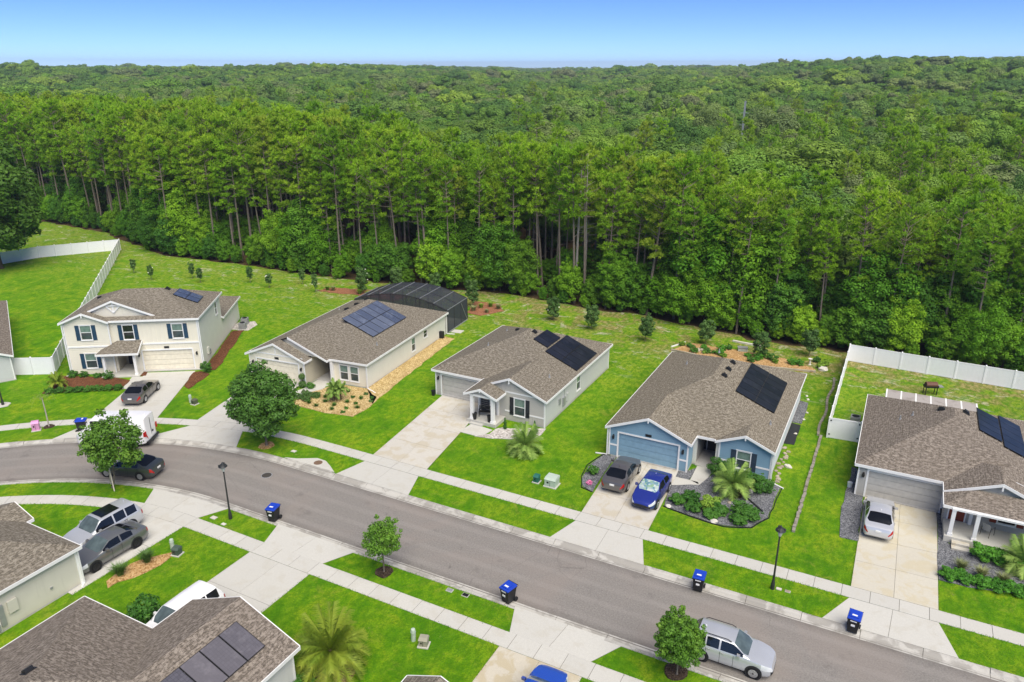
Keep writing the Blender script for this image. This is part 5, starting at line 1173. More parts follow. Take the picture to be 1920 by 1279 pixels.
tree('street_tree', 'large dark green street tree on the far verge before the cream house', -42.9, 39.4, 7.1, 2.5, 1.35, L_OAK, BARK, 17000, .12, 1, 44, 'street trees', .11, loose=.48, shell=.28)
t_ = tree('street_tree', 'open-crowned staked street tree before the dark parked sedan', -48.2, 29.35, 5.85, 2.0, 1.5, L_ELM, BARK, 8500, .11, 2, 36, 'street trees', .07, loose=.45, lean=(.55,.25), shell=.35)
MB().bar((.55,-.25,-.05),(.1,-.02,1.7),.07,.07).build('stake', plain('pale_wood_stake', (.55,.50,.42), .8), t_); MB().bar((-.5,.25,-.05),(-.05,.02,1.5),.06,.06).build('stake', bpy.data.materials['pale_wood_stake'], t_)
tree('street_tree', 'small round-headed street tree in dark mulch on the middle near verge', -24.6, 30.5, 3.7, 1.12, 1.25, L_RND, BARK, 6000, .07, 3, 44, 'street trees', .055, loose=.4, shell=.34)
tree('street_tree', 'dense egg-shaped street tree beside the silver crossover', -6.45, 30.6, 3.8, 1.15, .7, L_RND, BARK, 14000, .065, 4, 70, 'street trees', .06, loose=.36, shell=.3)
t = thing('bare_sapling', 'thin leaning sapling with sparse drooping fronds at the left verge', 'tree', (-62.0,33.4,0)); m = MB().tube([(0,0,-.1),(-.12,.06,1.2),(-.3,.12,2.6)], [.06,.05,.035], 8); m.build('trunk', BARKL, t)
rg = np.random.default_rng(3); V = []
for k in range(9):
    a = k*.7; L_ = 1.1
    for i in range(26):
        u = i/25; P = np.array([-.3+math.cos(a)*L_*u, .12+math.sin(a)*L_*u, 2.6+.35*math.sin(u*2.6)-.5*u*u]); d = rg.normal(size=3); d[2] -= .6; d = d/np.linalg.norm(d)*.14; V.append([P, P+d+[.02,0,0], P+d-[.02,0,0]])
link('crown', quad_mesh('crown', np.array(V), L_GREY, True), t)
tree('shade_tree', 'big dark oak tree at the left edge in front of the white fence', -121.0, 63.6, 19.0, 6.3, 2.3, L_BIG, BARKD, 30000, .30, 6, 60, None, .38)

# young magnolias in the back yards
YT = [(-100.5,71.1,2.3,'first'),(-94.9,69.7,2.4,'second'),(-90.3,73,2.5,'third'),(-87.4,71.9,2.4,'fourth'),(-81.1,75.2,2.7,'fifth'),(-76.7,74.4,2.3,'sixth'),(-73.9,78,2.5,'seventh'),(-69.5,75.7,2.9,'eighth'),(-63.5,78.3,4.0,'ninth'),(-60,81.3,3.8,'tenth'),(-53.9,81.6,3.6,'eleventh'),(-47.1,79.9,3.9,'twelfth'),(-35.7,79.7,3.2,'thirteenth'),(-30.3,78.7,3.2,'fourteenth'),(-23.3,77.6,3.3,'fifteenth'),(-17.1,79.8,3.0,'sixteenth'),(-11,78.3,3.3,'seventeenth'),(-6.4,81.2,3.2,'eighteenth')]
for i, (x, y, h, o) in enumerate(YT):
    w = .42 if i < 8 else .85
    t = tree('young_magnolia', 'young magnolia behind the houses, %s in the row counted from the left' % o, x, y, h, w, .25 if i > 7 else .45, L_MAG, BARK, 1100 if i < 8 else 2600, .095, 100+i, 14, 'young magnolias in the back yards', .035, loose=.6, Hf=1.05)
    rr = random.Random(i); m = MB()
    for k in range(3): a = rr.uniform(0, 6.28); m.lathe([(.02,0),(.09,.05),(.07,.1),(.02,.1)], 7, (w*.9*math.cos(a), w*.9*math.sin(a), h*rr.uniform(.35,.8)))
    if i in (1, 3, 5, 7, 8, 12): m.build('blossoms', FLOW_W, t)
def shrub(label, x, y, r, h, mat=None, n=900, size=.07, seed=0, name='shrub', lobn=10, group='shrubs', z=0):
    t = thing(name, label, 'shrub', (x, y, z), 0, group); MB().tube([(0,0,-.05),(0,0,h*.5)], [.03,.015], 6).build('stem', BARKD, t)
    link('foliage', crown_mesh('foliage', blob_lobes(r, h*.55, h*.5, lobn, seed), n, size, mat or L_BUSH, seed), t); return t
def tuft(label, x, y, h, mat=None, n=90, seed=0, name='grass_tuft', w=.02, group='ornamental tufts', spread=.8):
    rg = np.random.default_rng(seed); V = []
    for i in range(n):
        a = rg.uniform(0, 6.28); s = spread*rg.uniform(.1,1); L_ = h*rg.uniform(.7,1.15); d = np.array([math.cos(a)*s, math.sin(a)*s, 1.]); d /= np.linalg.norm(d); p = np.array([rg.normal(0,.06), rg.normal(0,.06), 0]); sd_ = np.array([-math.sin(a), math.cos(a), 0])*w; m1 = p+d*L_*.6; m2 = p+d*L_+np.array([math.cos(a),math.sin(a),-.6])*L_*.18
        V += [[p-sd_, p+sd_, m1+sd_], [p-sd_, m1+sd_, m1-sd_], [m1-sd_, m1+sd_, m2]]
    o = link(name, quad_mesh(name, np.array(V), mat or L_GREY, True), None, (x, y, .03)); return tag(o, label, 'plant', group)
def frond_mesh(L_, droop, n, seed, leaf=.34, w=.024, mat=None, rise=.55):
    rg = np.random.default_rng(seed); V = []; pts = []
    for i in range(n+1):
        u = i/n; pts.append(np.array([L_*(u-.12*u*u*droop), 0, L_*(rise*u-droop*.75*u*u)]))
    for i in range(n):
        p, q = pts[i], pts[i+1]; V += [[p+[0,-.012,0], p+[0,.012,0], q+[0,.01,0]], [p+[0,-.012,0], q+[0,.01,0], q+[0,-.01,0]]]
        if i < 2: continue
        for s in (-1, 1):
            for k in range(2):
                u = (i+k*.5)/n; b = p+(q-p)*k*.5; ll = leaf*(.55+.9*math.sin(math.pi*min(1,u*.92+.06)))*rg.uniform(.85,1.1); d = np.array([.75+.5*u+rg.normal(0,.15), s*1., .25-.75*u+rg.normal(0,.22)]); d /= np.linalg.norm(d); t = q-p; t = t/np.linalg.norm(t)
                V.append([b-t*w, b+t*w, b+d*ll])
    return quad_mesh('frond', np.array(V), mat or L_PALM, True)
def palm(name, label, x, y, th, L_, nf, seed, mat, leaf, r0=.2, group='palms', w=.024, hi=1.25):
    t = thing(name, label, 'palm', (x, y, 0), 0, group); rr = random.Random(seed)
    m = MB().lathe([(r0*1.2,-.1),(r0*1.1,.1),(r0,th*.6),(r0*1.15,th),(r0*.5,th+.2)], 12); m.build('trunk', BARKPALM, t)
    meshes = [frond_mesh(L_*k, dr_, 34, seed+i, leaf, w, mat, ri) for i, (k, dr_, ri) in enumerate(((.8,.55,1.5),(.98,.9,.95),(1.05,1.1,.6),(.95,1.15,.25)))]
    for i in range(nf):
        u = i/nf; a = i*2.39996; k = min(3, int(u*4)); o = link('frond', meshes[k], t, (0, 0, th+.08), a); o.rotation_euler = (rr.uniform(-.15,.15), rr.uniform(-.12,.12)+(-.2 if k == 0 else 0), a)
    return t
palm('date_palm', 'big feathery date palm in the near lawn bed', -22.25, 22.9, 1.05, 2.1, 56, 11, L_PALM, .44, .26, w=.023)
palm('young_palm', 'feathery light green palm in the gravel before the blue house window', -7.7, 49.4, .75, 1.6, 30, 12, L_PALMY, .42, .16)
palm('young_palm', 'shaggy olive palm on the lawn before the grey house', -23.7, 48.0, .6, 1.65, 34, 13, L_PALMY, .42, .14)
palm('young_palm', 'yellow-green palm among gravel at the right edge', 10.0, 48.6, .5, 1.5, 30, 14, L_PALMY, .4, .14)
for i, (dx, dy, h) in enumerate(((0,0,1.2),(.55,.25,1.0),(.2,-.3,.8))): palm('pygmy_palm', 'slim pygmy palm stem in the clump before the cream house, %s' % ('tallest', 'right-hand one', 'shortest')[i], -43.9+dx, 49.0+dy, h, .8, 16, 20+i, L_PALMY, .22, .06, 'pygmy palm clump')
# shrubs by the blue house
for i, (x, y, r, h, m_, w_) in enumerate(((-9.25,51.6,.75,1.15,None,'left of the palm against the wall'),(-6.7,51.3,.55,.9,None,'under the right shutter'),(-5.85,50.6,.72,1.1,None,'at the right corner beside the downspout'),(-10.1,46.9,.55,.8,None,'left end of the front row'),(-9.6,45.9,.5,.6,None,'low at the front edge'),(-8.7,46.7,.6,.85,L_BUSHL,'the yellow-green one'),(-7.9,46.3,.5,.7,None,'beside the palm mulch'),(-8.4,45.6,.45,.5,None,'low before the palm'),(-6.6,46.9,.6,.85,None,'right of the palm'),(-5.9,46.7,.6,.8,None,'right end of the front row'),(-6.5,45.9,.5,.55,None,'low at the right front edge'),(-10.9,46.4,.45,.6,None,'leftmost and lowest'))):
    shrub('rounded green shrub in the blue house gravel bed, '+w_, x, y, r*1.22, h*1.1, m_, 2200, .065, 200+i, group='shrubs before the blue house')
shrub('small shrub in the gravel bed left of the blue house driveway', -17.7, 47.4, .45, .7, None, 700, .07, 220); t = shrub('small pink-flowering plant in the gravel bed left of the driveway', -17.35, 45.9, .25, .3, FLOW_P, 160, .06, 221)
# taupe house: box hedge, front row, tufts
for i in range(4): shrub('clipped bright green box hedge bush below the taupe porch, %s from the steps' % ('first', 'second', 'third', 'fourth')[i], 7.75+i*.75, 48.85-.12*i, .62, 1.0, L_HEDGE, 2200, .06, 230+i, 'hedge_bush', group='porch hedge')
for i in range(7): shrub('low green border bush along the gravel front edge, %s from the driveway' % ('first', 'second', 'third', 'fourth', 'fifth', 'sixth', 'seventh')[i], 6.0+i*.85, 45.75+.05*i, .62, .6, L_HEDGE, 1900, .055, 240+i, 'hedge_bush', group='front border of the taupe house')
for i, (x, y) in enumerate(((6.65,46.9),(7.7,46.7),(8.8,46.6))): tuft('grey-green grass tuft in the taupe house gravel, %s' % ('left', 'middle', 'right')[i], x, y, .75, L_GREY, 260, 250+i, w=.016)
# cream house bed
rr = random.Random(21); CB = []
while len(CB) < 20:
    x, y = rr.uniform(-45.6,-40.6), rr.uniform(46.9,51.3)
    if y < 46.6+(x+43)**2*.05+.2 or math.dist((x, y), (-43.7,49)) < .7 or any(math.dist((x, y), p) < .7 for p in CB): continue
    CB.append((x, y))
for i, (x, y) in enumerate(CB):
    if i % 2: tuft('small dark spiky plant dotted in the tan chips of the cream house', x, y, .38, L_BUSH, 60, 300+i, group='small plants in the tan chips', w=.018, spread=1.2)
    else: shrub('tiny low plant dotted in the tan chips of the cream house', x, y, .22, .25, L_BUSH if i % 4 else L_MAG, 160, .06, 300+i, 'small_plant', 5, 'small plants in the tan chips')
for i, (x, y, r) in enumerate(((-46.9,47.7,.42),(-46.4,48.5,.5),(-46.0,47.6,.38),(-45.8,48.7,.42),(-47.1,48.6,.4))): shrub('dark low shrub along the cream house walk beside the big tree', x, y, r, .5, L_MAG, 600, .06, 330+i, group='shrubs along the cream house walk')
t = thing('topiary', 'dark two-ball topiary at the garage corner of the cream house', 'topiary', (-48.5,49.85,0)); MB().tube([(0,0,0),(0,0,1.3)], .03, 6).build('stem', BARKD, t); link('foliage', crown_mesh('foliage', [((0,0,.4),(.38,.38,.34)), ((0,0,1.15),(.32,.32,.32))], 1500, .05, L_MAG, 7), t)
shrub('low dark shrub beside the topiary', -47.75, 50.1, .5, .5, L_BUSH, 700, .06, 340)
# two-storey house bed
for i, (x, y, r, h) in enumerate(((-67.0,42.7,.5,.85),(-68.3,42.4,.38,.5),(-69.6,41.9,.45,.6),(-70.6,41.4,.5,.6))): shrub('round dark shrub against the front wall of the two-storey house, %s from the porch' % ('first', 'second', 'third', 'fourth')[i], x, y, r, h, None, 900, .06, 350+i, group='shrubs of the two-storey house')
for i in range(8): shrub('low hedge bush on the mulch edge before the two-storey house, %s from the left' % ORD[i], -68.9+i*.72, 37.9+i*.5, .48, .5, None, 900, .06, 360+i, 'hedge_bush', group='low hedge of the two-storey house')
palm('young_palm', 'small green palm in the mulch left of the two-storey house', -69.3, 39.0, .5, .95, 18, 40, L_PALM, .25, .1)
shrub('clipped cube-shaped dark hedge at the right corner of the two-storey house', -59.75, 48.35, .5, 1.2, L_BUSH, 1800, .06, 380)
for i, (x, y) in enumerate(((-38.6,22.9),(-38.25,24.5))): tuft('spiky green grass clump beside the near left driveway, %s' % ('nearer the wall', 'farther from the wall')[i], x, y, .9, L_MAG, 240, 400+i, w=.018)
shrub('leafy green shrub peeking over the brown roof beside the white vehicle', -33.9, 21.0, .9, 1.3, L_BUSH, 1600, .09, 410)
for i, (x, y) in enumerate(((-24.0,24.5),(-23.3,23.7),(-22.9,20.6),(-22.8,21.6))): shrub('dark green shrub beside the right wall of the brown-roofed house, %s from the street' % ('first', 'second', 'fourth', 'third')[i], x, y, .6, .9, L_BUSH, 1300, .07, 420+i, group='shrubs beside the brown roof')
for i, (x, y) in enumerate(((-27.05,50.9),(-24.55,51.5))): t = thing('cypress', 'small pointed cypress before the grey house, %s' % ('left', 'right')[i], 'tree', (x, y, 0)); MB().tube([(0,0,0),(0,0,.5)], .025, 6).build('trunk', BARKD, t); link('crown', crown_mesh('crown', [((0,0,.3),(.16,.16,.25)),((0,0,.6),(.13,.13,.3)),((0,0,.95),(.07,.07,.22))], 700, .04, L_BUSH, 430+i), t)
# back-yard garden plants
rr = random.Random(33)
for i in range(26):
    x = rr.uniform(-19.5,-3.4); y = rr.uniform(76.4,79.6) if x < -7.5 else rr.uniform(77.6,80.4); r = rr.uniform(.25,.55)
    shrub(('dark green', 'bright green', 'yellow-green')[i % 3]+' leafy plant in the orange chip garden behind the blue house', x, y, r, r*1.3, (L_BUSH, L_HEDGE, L_BUSHL)[i % 3], 380, .085, 500+i, 'garden_plant', 7, 'plants of the orange chip garden')
for i in range(14):
    x, y = (rr.uniform(-69,-58), rr.uniform(76.9,79.6)) if i < 9 else (rr.uniform(-46.8,-43.2), rr.uniform(77.6,81.4)); tuft(('yellow-green', 'grey-green')[i % 2]+' grass clump in the red mulch '+('left of' if i < 9 else 'right of')+' the pool cage', x, y, rr.uniform(.5,.85), L_GREY if i % 2 else L_BUSHL, 120, 540+i, group='grass clumps in red mulch', w=.03)

# ragged blades of turf leaning over the edges of the paving
rg = np.random.default_rng(5); V = []
def fringe(pts, inward):
    for a_, b_ in zip(pts[:-1], pts[1:]):
        L_ = math.dist(a_, b_); n = max(1, int(L_/.045)); d = ((b_[0]-a_[0])/L_, (b_[1]-a_[1])/L_); nn = (-d[1]*inward, d[0]*inward)
        for k in range(n):
            t_ = (k+rg.random())/n; w_ = .02+.025*rg.random(); o_ = rg.uniform(-.05,.01); x = lerp(a_[0], b_[0], t_)+nn[0]*o_; y = lerp(a_[1], b_[1], t_)+nn[1]*o_; h_ = rg.uniform(.03,.085); l_ = rg.uniform(.0,.10)*(1 if rg.random() < .8 else 1.6)
            V.append([(x-d[0]*w_, y-d[1]*w_, 0), (x+d[0]*w_, y+d[1]*w_, 0), (x+nn[0]*l_+d[0]*rg.normal(0,.02), y+nn[1]*l_+d[1]*rg.normal(0,.02), h_)])
NS = [(s_of(-60.3,36.2), s_of(-55.1,38.8)), (s_of(-51.8,40.), s_of(-46.6,40.9)), (5.4,10.7), (23.3,28.2), (40.5,45.3)]; SS = [(s_of(-44.4,29), .45), (6.35,11.4), (24.3,29.3)]
for r_, s_, gaps in ((36.35,1,NS),(37.45,-1,NS),(23.55,1,SS),(24.7,-1,SS),(33.76,-1,ND),(26.5,1,SD)):
    run = []; prev = None
    for k in range(0, 381):
        q = -24+k*.2
        if any(g0-.05 < q < g1+.05 for g0, g1 in gaps):
            if len(run) > 1: fringe(run, s_)
            run = []
        else: run.append(rp(q, r_))
    if len(run) > 1: fringe(run, s_)
for x0, y0_, x1, y1_, s_ in ((.8,42.2,.85,53.4,-1),(5.4,42.2,5.42,45.2,1),(-16.45,42.2,-16.8,45.1,-1),(-11.65,42.2,-11.9,45.6,1),(-34.3,42.2,-35.6,54.4,-1),(-29.2,42.2,-30.3,50.4,1),(-39.45,28.2,-39.5,20.4,1),(-33.4,28.2,-33.5,18.6,-1),(-28.5,28.2,-28.6,22,1),(-15.4,28.2,-15.5,17,-1),(-10.65,28.2,-10.6,17,1)): fringe([(x0,y0_),(x1,y1_)], -s_)
tag(link('turf_fringe', quad_mesh('turf_fringe', np.array(V), GRASS, True)), 'ragged grass blades along the edges of the paving', 'grass', None, 'stuff')
# ================================================================ woods behind the lots
def m_wood(name, cols, trans=.22, sc=.5, dark=.5):
    """foliage whose green differs from tree to tree (by instance) and from bough to bough"""
    t = NT(name, .6, .2); p = t.obj(); n = t.noise(p, sc, 3, .6); k = len(cols)
    base = t.ramp(t.rnd(), [((i+.0)/(k-1), c) for i, c in enumerate(cols)])
    c = t.mix(t.rng(n, .35, .7, 0, .55), base, t.mix(1., base, (1.55, 1.4, 1.25), 'MULTIPLY'))
    c = t.mix(t.rng(n, .5, .25, 0, .6), c, t.mix(1., base, (dark, dark, dark), 'MULTIPLY')); t.col(c)
    tr = t.node('ShaderNodeBsdfTranslucent'); t.put(tr.inputs[0], t.mix(.3, c, (.25, .42, .03)))
    mx = t.node('ShaderNodeMixShader'); mx.inputs[0].default_value = trans; out = t.t.nodes['Material Output']
    t.t.links.new(t.b.outputs[0], mx.inputs[1]); t.t.links.new(tr.outputs[0], mx.inputs[2]); t.t.links.new(mx.outputs[0], out.inputs[0]); return t.m
W_PINE = m_wood('pine_needles', [(0.235,0.448,0.026), (0.308,0.515,0.030), (0.190,0.386,0.030), (0.381,0.549,0.040), (0.263,0.487,0.028), (0.358,0.470,0.050), (0.213,0.431,0.035), (0.336,0.538,0.030)], .42, .45, .66)
W_EDGE = m_wood('edge_tree_leaves', [(0.088,0.243,0.014), (0.165,0.373,0.018), (0.061,0.178,0.020), (0.253,0.464,0.024), (0.110,0.292,0.015), (0.066,0.194,0.030), (0.198,0.410,0.020), (0.077,0.216,0.018)], .36, .5, .55)
W_OAK = m_wood('wood_canopy_leaves', [(.085,.20,.03), (.20,.35,.045), (.065,.155,.03), (.27,.41,.05), (.11,.225,.045), (.22,.30,.085), (.09,.225,.03), (.19,.23,.10), (.17,.34,.035), (.07,.165,.035), (.23,.38,.045), (.10,.24,.03)], .3, .22, .6)

def edge_y(x):
    pts = [(-190,93),(-130,89),(-118,85),(-106,81.5),(-88,83),(-78,83),(-65,84),(-46,87.5),(-34,87),(-23,86.6),(-13,84.6),(-2,85.2),(14,84.8),(60,84)]
    for (a, b), (c, d) in zip(pts[:-1], pts[1:]):
        if a <= x <= c: return lerp(b, d, (x-a)/(c-a))
    return 90
def pine(seed, h=20., dead=False):
    rr = random.Random(seed); rg = np.random.default_rng(seed); tm = MB(); b0 = h*rr.uniform(.42,.60); sw = rr.uniform(-.35,.35), rr.uniform(-.35,.35)
    def ax(z): u = z/h; return (sw[0]*u*u*2, sw[1]*u*u*2, z)
    r0 = .0085*h; tm.tube([ax(-.3), ax(h*.3), ax(h*.65), ax(h*.98)], [r0, r0*.85, r0*.55, r0*.1], 7)
    T = []; z = b0
    for k in range(rr.randint(3,7)):
        zz = rr.uniform(h*.2, b0); a = rr.uniform(0,6.28); p = ax(zz); tm.tube([p, (p[0]+math.cos(a)*.9, p[1]+math.sin(a)*.9, zz+.15)], [.03,.01], 4)
    asym = rr.uniform(0, 6.28); k_ = rr.uniform(.8, 1.2)
    while z < h-.25:
        u = (z-b0)/(h-b0); L_ = 2.15*k_*(.40+.60*math.sin(math.pi*min(1,.16+u*.80)))*h/20; nb = rr.randint(2,4) if u < .3 else rr.randint(3,5)
        for k in range(nb):
            a = rr.uniform(0,6.28); l = L_*rr.uniform(.55,1.2)*(1+.25*math.cos(a-asym)); p = Vector(ax(z)); e = Vector((p.x+math.cos(a)*l, p.y+math.sin(a)*l, z+l*(.15+.85*u)+rr.uniform(-.15,.25)))
            mid = p.lerp(e, .5)+Vector((0,0,-.08*l)); tm.tube([p, mid, e], [.045,.032,.014], 4, False); d_ = (e-p).normalized()
            for f in (.62,.85,1.02): T.append((p.lerp(e, f)+Vector((rr.gauss(0,.10)*l, rr.gauss(0,.10)*l, .08)), d_))
            s_ = Vector((-math.sin(a), math.cos(a), .15))
            for f, sg in ((.75,1),(.9,-1)): T.append((p.lerp(e, f)+s_*sg*l*rr.uniform(.18,.34), d_+s_*sg*.6))
        z += rr.uniform(.5,.9)*h/20
    for k in range(5): T.append((Vector(ax(h*(.95+.012*k))), Vector((0,0,1))))
    if dead:
        return tm, None
    V = []
    for q, d in T:
        q = np.array(q); d = np.array(d)+[0,0,.7]; m = 16
        dirs = unit(unit(rg.normal(size=(m,3)))*1.0+d*.7); L_ = rg.uniform(.38,.66,(m,1)); sd_ = unit(np.cross(dirs, rg.normal(size=(m,3))))*.085
        V.append(np.stack([q-sd_, q+sd_, q+dirs*L_], 1))
    return tm, np.concatenate(V)
def both(name, crown_V, tri, tm, leafm, bark):
    """one mesh of leaves + trunk for the far, uncounted trees"""
    k = 3 if tri else 4; A = np.asarray(crown_V, np.float64).reshape(-1,3); fs = [list(range(i*k, i*k+k)) for i in range(len(A)//k)]; o = len(A)
    me = bpy.data.meshes.new(name); me.from_pydata(A.tolist()+tm.v, [], fs+[[o+i for i in f] for f in tm.f]); me.materials.append(leafm); me.materials.append(bark)
    me.polygons.foreach_set('material_index', [0]*len(fs)+[1]*len(tm.f)); me.update(); return me
PINES = []
for s in range(9):
    tm, V = pine(900+s, 20.); PINES.append((tm.mesh('trunk', BARKP), quad_mesh('crown', V, W_PINE, True), V, tm))
def broad(seed, h, R0, th, n, size, lobn, rt, loose=.55, shell=.18, flat=1., up=.8, rnd=.42):
    m = MB().tube([(0,0,-.3),(.1,.05,th*.6),(0,0,th+(h-th)*.5)], [rt,rt*.8,rt*.3], 7); limbs(m, th*.8, th+(h-th)*.5, R0, 8, seed, rt); rg = np.random.default_rng(seed)
    P, N_ = crown_pts(blob_lobes(R0, (h-th)/2, th+(h-th)/2, lobn, seed, loose, flat), n, rg, shell); N_ = unit(N_+np.array([0,0,up])+rg.normal(0,rnd,P.shape)); return m, leaf_quads(P, N_, size, rg, .6)
EDGE = []
for s in range(9):
    h = 8.; m, V = broad(1200+s, h, random.Random(s).uniform(2.4,3.1), .15, 9500, .16, 46, .1, .45, .34); EDGE.append((m.mesh('trunk', BARKD), quad_mesh('crown', V, W_EDGE), V, m))
EDGEB = []
for s in range(5):
    m, V = broad(1300+s, 12., random.Random(s).uniform(3.2,4.1), .3, 17000, .15, 60, .16, .42, .34); EDGEB.append((m.mesh('trunk', BARKD), quad_mesh('crown', V, W_EDGE), V, m))
OAKF = []
for s in range(5):
    m, V = broad(1700+s, 14., random.Random(s).uniform(4.6,6.0), 4.0, 16000, .21, (16,22,30,20,26)[s], .2, .58, .12, .88, .4, .26); OAKF.append((m.mesh('trunk', BARKD), quad_mesh('crown', V, W_OAK), V, m))
OAKS = []
for s in range(9):
    m, V = broad(1500+s, 14., random.Random(s).uniform(4.6,6.0), 4.4, 7000, .36, (12,18,24)[s % 3], .2, .62, .09, .9, .35, .26); OAKS.append((m.mesh('trunk', BARKD), quad_mesh('crown', V, W_OAK), V, m))
def plant(proto, name, label, cat, x, y, z, sx, sz, rot, group):
    t = thing(name, label, cat, (x, y, z), rot, group); t.rotation_euler = (rr.gauss(0,.022), rr.gauss(0,.022), rot); t.scale = (sx, sx, sz); link('trunk', proto[0], t); link('crown', proto[1], t); return t
rr = random.Random(77)
def where(x):
    for lim, nm in ((-108, 'beyond the left white fence'), (-78, 'behind the two-storey house'), (-58, 'behind the cream house'), (-40, 'behind the pool cage'), (-21, 'behind the grey house'), (-3, 'behind the blue house')):
        if x < lim: return nm
    return 'behind the taupe house'
def seen(x, y, m=5.): a = math.degrees(math.atan2(x, y)); return -61.6-m < a < 6.8+m
# --- plantation pines
PT = []
for i in range(-70, 16):
    for j in range(0, 10):
        x = i*2.85+rr.uniform(-1.1,1.1); y0_ = edge_y(x)+1.2+j*2.9+rr.uniform(-1.,1.)
        if not seen(x, y0_, 4) or j > (9 if x < -75 else 4 if x < -20 else 5): continue
        if x > -22 and rr.random() < .30+.25*(j > 3): continue
        PT.append((y0_-edge_y(x), x, y0_))
PT.sort(); ind, rest = PT[:300], PT[300:]
def pine_h(x, y): return rr.uniform(.78,1.07)*lerp(1.06, .93, sstep(-90,-50,x))*(1. if x < -15 else .9)
for d, x, y in ind:
    k = rr.randrange(9); s = pine_h(x, y); plant(PINES[k], 'pine_tree', 'tall slender pine in the %s of the plantation, %s' % ('front row' if d < 2.8 else 'second row' if d < 6 else 'third row' if d < 9 else 'rear rows', where(x)), 'pine tree', x, y, -.17, s*rr.uniform(.9,1.15), s, rr.uniform(0,6.28), 'plantation pines')
# --- broadleaf trees at the edge of the wood
ET = []
x = -168.
while x < 22:
    e = edge_y(x); dens = 1.0 if x < -82 or x > -30 else .85
    for row in range(-1, 3):
        if rr.random() > (.85 if row < 0 else dens*(.95 if row == 0 else .7)): continue
        xx = x+rr.uniform(-1,1); yy = edge_y(xx)+.6+(row*3. if row > 0 else row*.9)+rr.uniform(-.5,.8); hh = rr.uniform(1.4,3.0) if row < 0 else rr.uniform(3.2,6.0) if row == 0 else rr.uniform(5,9.5)
        cl = .5+.5*math.sin(x*.21+1.3*math.sin(x*.083)); hh *= lerp(.72, 1.5, cl) if row > 0 else lerp(.8, 1.25, cl)
        if x > -24: hh *= 1.15
        ET.append((xx, yy, hh))
    x += rr.uniform(2.2,3.3)
ET += [(-47.6,88.2,10.5),(-44.8,88.5,8.5),(-31,87.6,8.6),(-29,88,7.0),(-84,84.6,9.5),(-80.5,84,8.5),(-76,85,9.2),(-100,84,8),(-66,85.5,6.5),(-37,87.6,5.8)]
OT = []
# --- natural wood behind the pines
for ring, (d0, d1, sp) in enumerate(((95,190,6.8),(190,420,8.6),(420,900,11.),(900,1700,16.),(1700,3200,28.))):
    n = int(d1*2/sp)
    for i in range(-n, n):
        for j in range(0, n):
            if (i+.5)*sp > d1*.4 or j*sp > d1+20: continue
            xx = (i+rr.random())*sp; yy = (j+rr.random())*sp; d = math.hypot(xx, yy)
            if not d0 <= d < d1 or not seen(xx, yy, 3) or yy < edge_y(max(-189,min(59,xx)))+(26 if xx < -75 else 13 if xx < -22 else 9): continue
            OT.append((d, xx, yy, sp/8.2))
OT.sort()
n_ind = max(30, 300-len(ET)); near, far = OT[:n_ind], OT[n_ind:]
for x, y, h in ET:
    k = rr.randrange(9); big = h > 7.; s = h/12. if big else h/8.; plant(EDGEB[k % 5] if big else EDGE[k], 'broadleaf_tree', '%s at the foot of the pines, %s' % ('low leafy bush' if h < 3 else 'bushy broadleaf tree' if h < 6.5 else 'tall broadleaf tree', where(x)), 'tree', x, y, -.17, s*rr.uniform(.85,1.1), s, rr.uniform(0,6.28), 'trees at the edge of the wood')
for d, x, y, q in near:
    k = rr.randrange(9); s = rr.uniform(.65,.98); plant(OAKF[k % 5], 'woodland_tree', 'rounded broadleaf crown in the wood just beyond the pines, %s' % where(x), 'tree', x, y, terr(x, y), s*rr.uniform(.85,1.1), s, rr.uniform(0,6.28), 'woodland trees behind the pines')
tm = MB().tube([(0,0,-.3),(.1,0,8),(.25,.1,15),(.3,.1,20.5)], [.16,.13,.08,.02], 7)
for k in range(22): z = rr.uniform(9,20); a_ = rr.uniform(0,6.28); l = (21-z)*.12+rr.uniform(.3,.9); tm.tube([(.2,.05,z),(.2+math.cos(a_)*l,.05+math.sin(a_)*l,z+l*rr.uniform(-.1,.5))], [.03,.008], 4)
for i, (x, y, s) in enumerate(((-36.6,88.8,1.0),(-35.9,90.2,.95))): t = thing('dead_pine', 'bare pale dead pine standing among the green pines, %s' % ('nearer one', 'one behind')[i], 'dead tree', (x, y, -.17), i*2.); t.scale = (s*1.1, s*1.1, s); link('trunk', tm.mesh('trunk', BARKL), t)

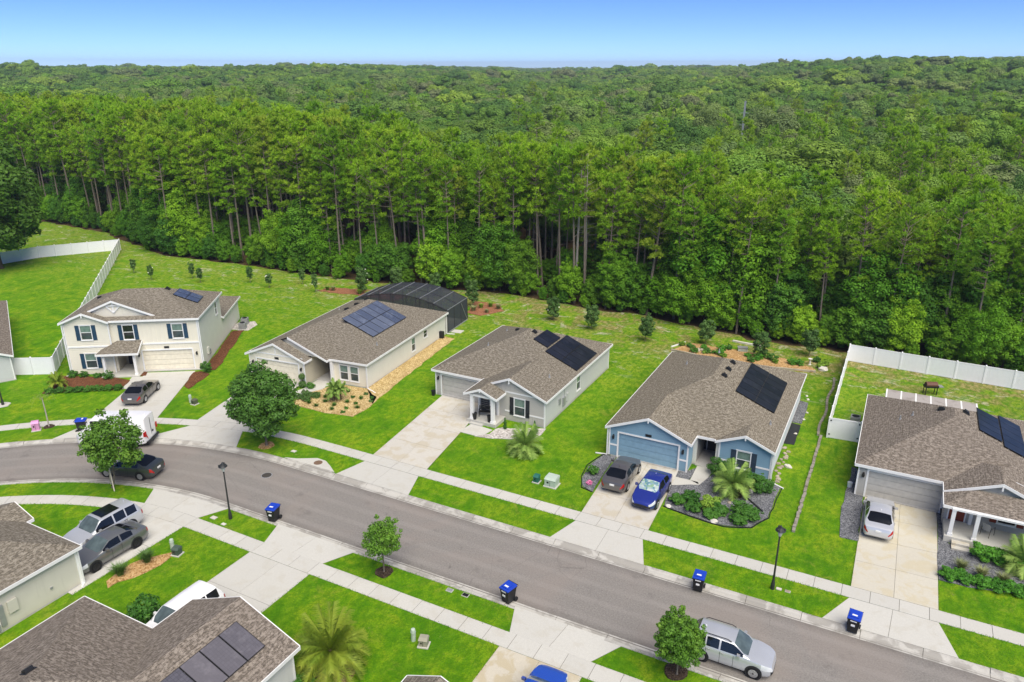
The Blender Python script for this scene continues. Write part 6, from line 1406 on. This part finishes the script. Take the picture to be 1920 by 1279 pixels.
def scatter(name, label, pts, protos, leafm, bark, tri):
    col_ = bpy.data.collections.new(name+'_forms')
    for i, p in enumerate(protos):
        o = bpy.data.objects.new('tree_form_%02d' % i, both('tree_form', p[2], tri, p[3], leafm, bark)); col_.objects.link(o)
    me = bpy.data.meshes.new(name); me.from_pydata([p[:3] for p in pts], [], [])
    a = me.attributes.new('rotz', 'FLOAT', 'POINT'); a.data.foreach_set('value', [p[3] for p in pts]); a = me.attributes.new('scl', 'FLOAT_VECTOR', 'POINT'); a.data.foreach_set('vector', [c for p in pts for c in p[4]])
    a = me.attributes.new('idx', 'INT', 'POINT'); a.data.foreach_set('value', [p[5] for p in pts])
    o = link(name, me); tag(o, label, 'woodland', None, 'stuff')
    ng = bpy.data.node_groups.new(name+'_scatter', 'GeometryNodeTree'); ng.interface.new_socket('Geometry', in_out='INPUT', socket_type='NodeSocketGeometry'); ng.interface.new_socket('Geometry', in_out='OUTPUT', socket_type='NodeSocketGeometry')
    N = ng.nodes.new; gi, go = N('NodeGroupInput'), N('NodeGroupOutput'); ip_ = N('GeometryNodeInstanceOnPoints'); ci = N('GeometryNodeCollectionInfo'); ci.inputs['Collection'].default_value = col_; ci.inputs['Separate Children'].default_value = True; ci.inputs['Reset Children'].default_value = True
    def attr(nm, ty): n = N('GeometryNodeInputNamedAttribute'); n.data_type = ty; n.inputs[0].default_value = nm; return n.outputs[0]
    cx = N('ShaderNodeCombineXYZ'); K = ng.links.new; K(attr('rotz', 'FLOAT'), cx.inputs[2]); K(gi.outputs[0], ip_.inputs['Points']); K(ci.outputs[0], ip_.inputs['Instance']); ip_.inputs['Pick Instance'].default_value = True
    K(attr('idx', 'INT'), ip_.inputs['Instance Index']); K(cx.outputs[0], ip_.inputs['Rotation']); K(attr('scl', 'FLOAT_VECTOR'), ip_.inputs['Scale']); K(ip_.outputs[0], go.inputs[0])
    md = o.modifiers.new('scatter', 'NODES'); md.node_group = ng; return o
pts = []
for d, x, y in rest: s = pine_h(x, y); pts.append((x, y, -.17, rr.uniform(0,6.28), (s,s,s), rr.randrange(9)))
for i in range(420):      # stray pines among the hardwoods
    a = R(rr.uniform(-64,9)); d = rr.uniform(125,420); x, y = d*math.sin(a), d*math.cos(a)
    if y > edge_y(max(-189,min(59,x)))+16 and (x > -40 or rr.random() < .3): s = rr.uniform(.7,.95); pts.append((x, y, terr(x, y), rr.uniform(0,6.28), (s,s,s), rr.randrange(9)))
scatter('pine_wood', 'rear rows and scattered crowns of pines in the wood', pts, PINES, W_PINE, BARKP, True)
pts = []
def patch(x, y): return .5+.5*math.sin(x*.031+2*math.sin(y*.017))*math.sin(y*.027+1.5*math.sin(x*.013))
for d, x, y, q in far:
    s = rr.uniform(.6,1.3)*(1 if q < 1 else q**.72); h = rr.uniform(.55,.98)+.28*patch(x, y)+(.0 if q < 1.2 else .04)
    if rr.random() < .06: s *= 1.3; h += rr.uniform(.15,.35)
    pts.append((x, y, terr(x, y), rr.uniform(0,6.28), (s*rr.uniform(.85,1.15), s*rr.uniform(.85,1.15), h), rr.randrange(9) if d > 260 else 9+rr.randrange(5)))
print('woods', len(ET), len(ind), len(rest), len(near), len(far))
scatter('woodland', 'rolling canopy of broadleaf woodland reaching to the horizon', pts, OAKS+OAKF, W_OAK, BARKD, False)

# ================================================================ thin summer haze over the woods
hz = NT('thin_haze'); t = hz.t; out = t.nodes['Material Output']; t.nodes.remove(hz.b)
pv = t.nodes.new('ShaderNodeVolumePrincipled'); pv.inputs['Color'].default_value = (.80, .88, 1, 1); pv.inputs['Density'].default_value = .00019; pv.inputs['Anisotropy'].default_value = .2
t.links.new(pv.outputs[0], out.inputs['Volume'])
tag(MB().box(-3990,-290,-1.4,2590,5990,66).build('haze', hz.m), 'thin summer haze over the woods', 'haze', None, 'stuff')
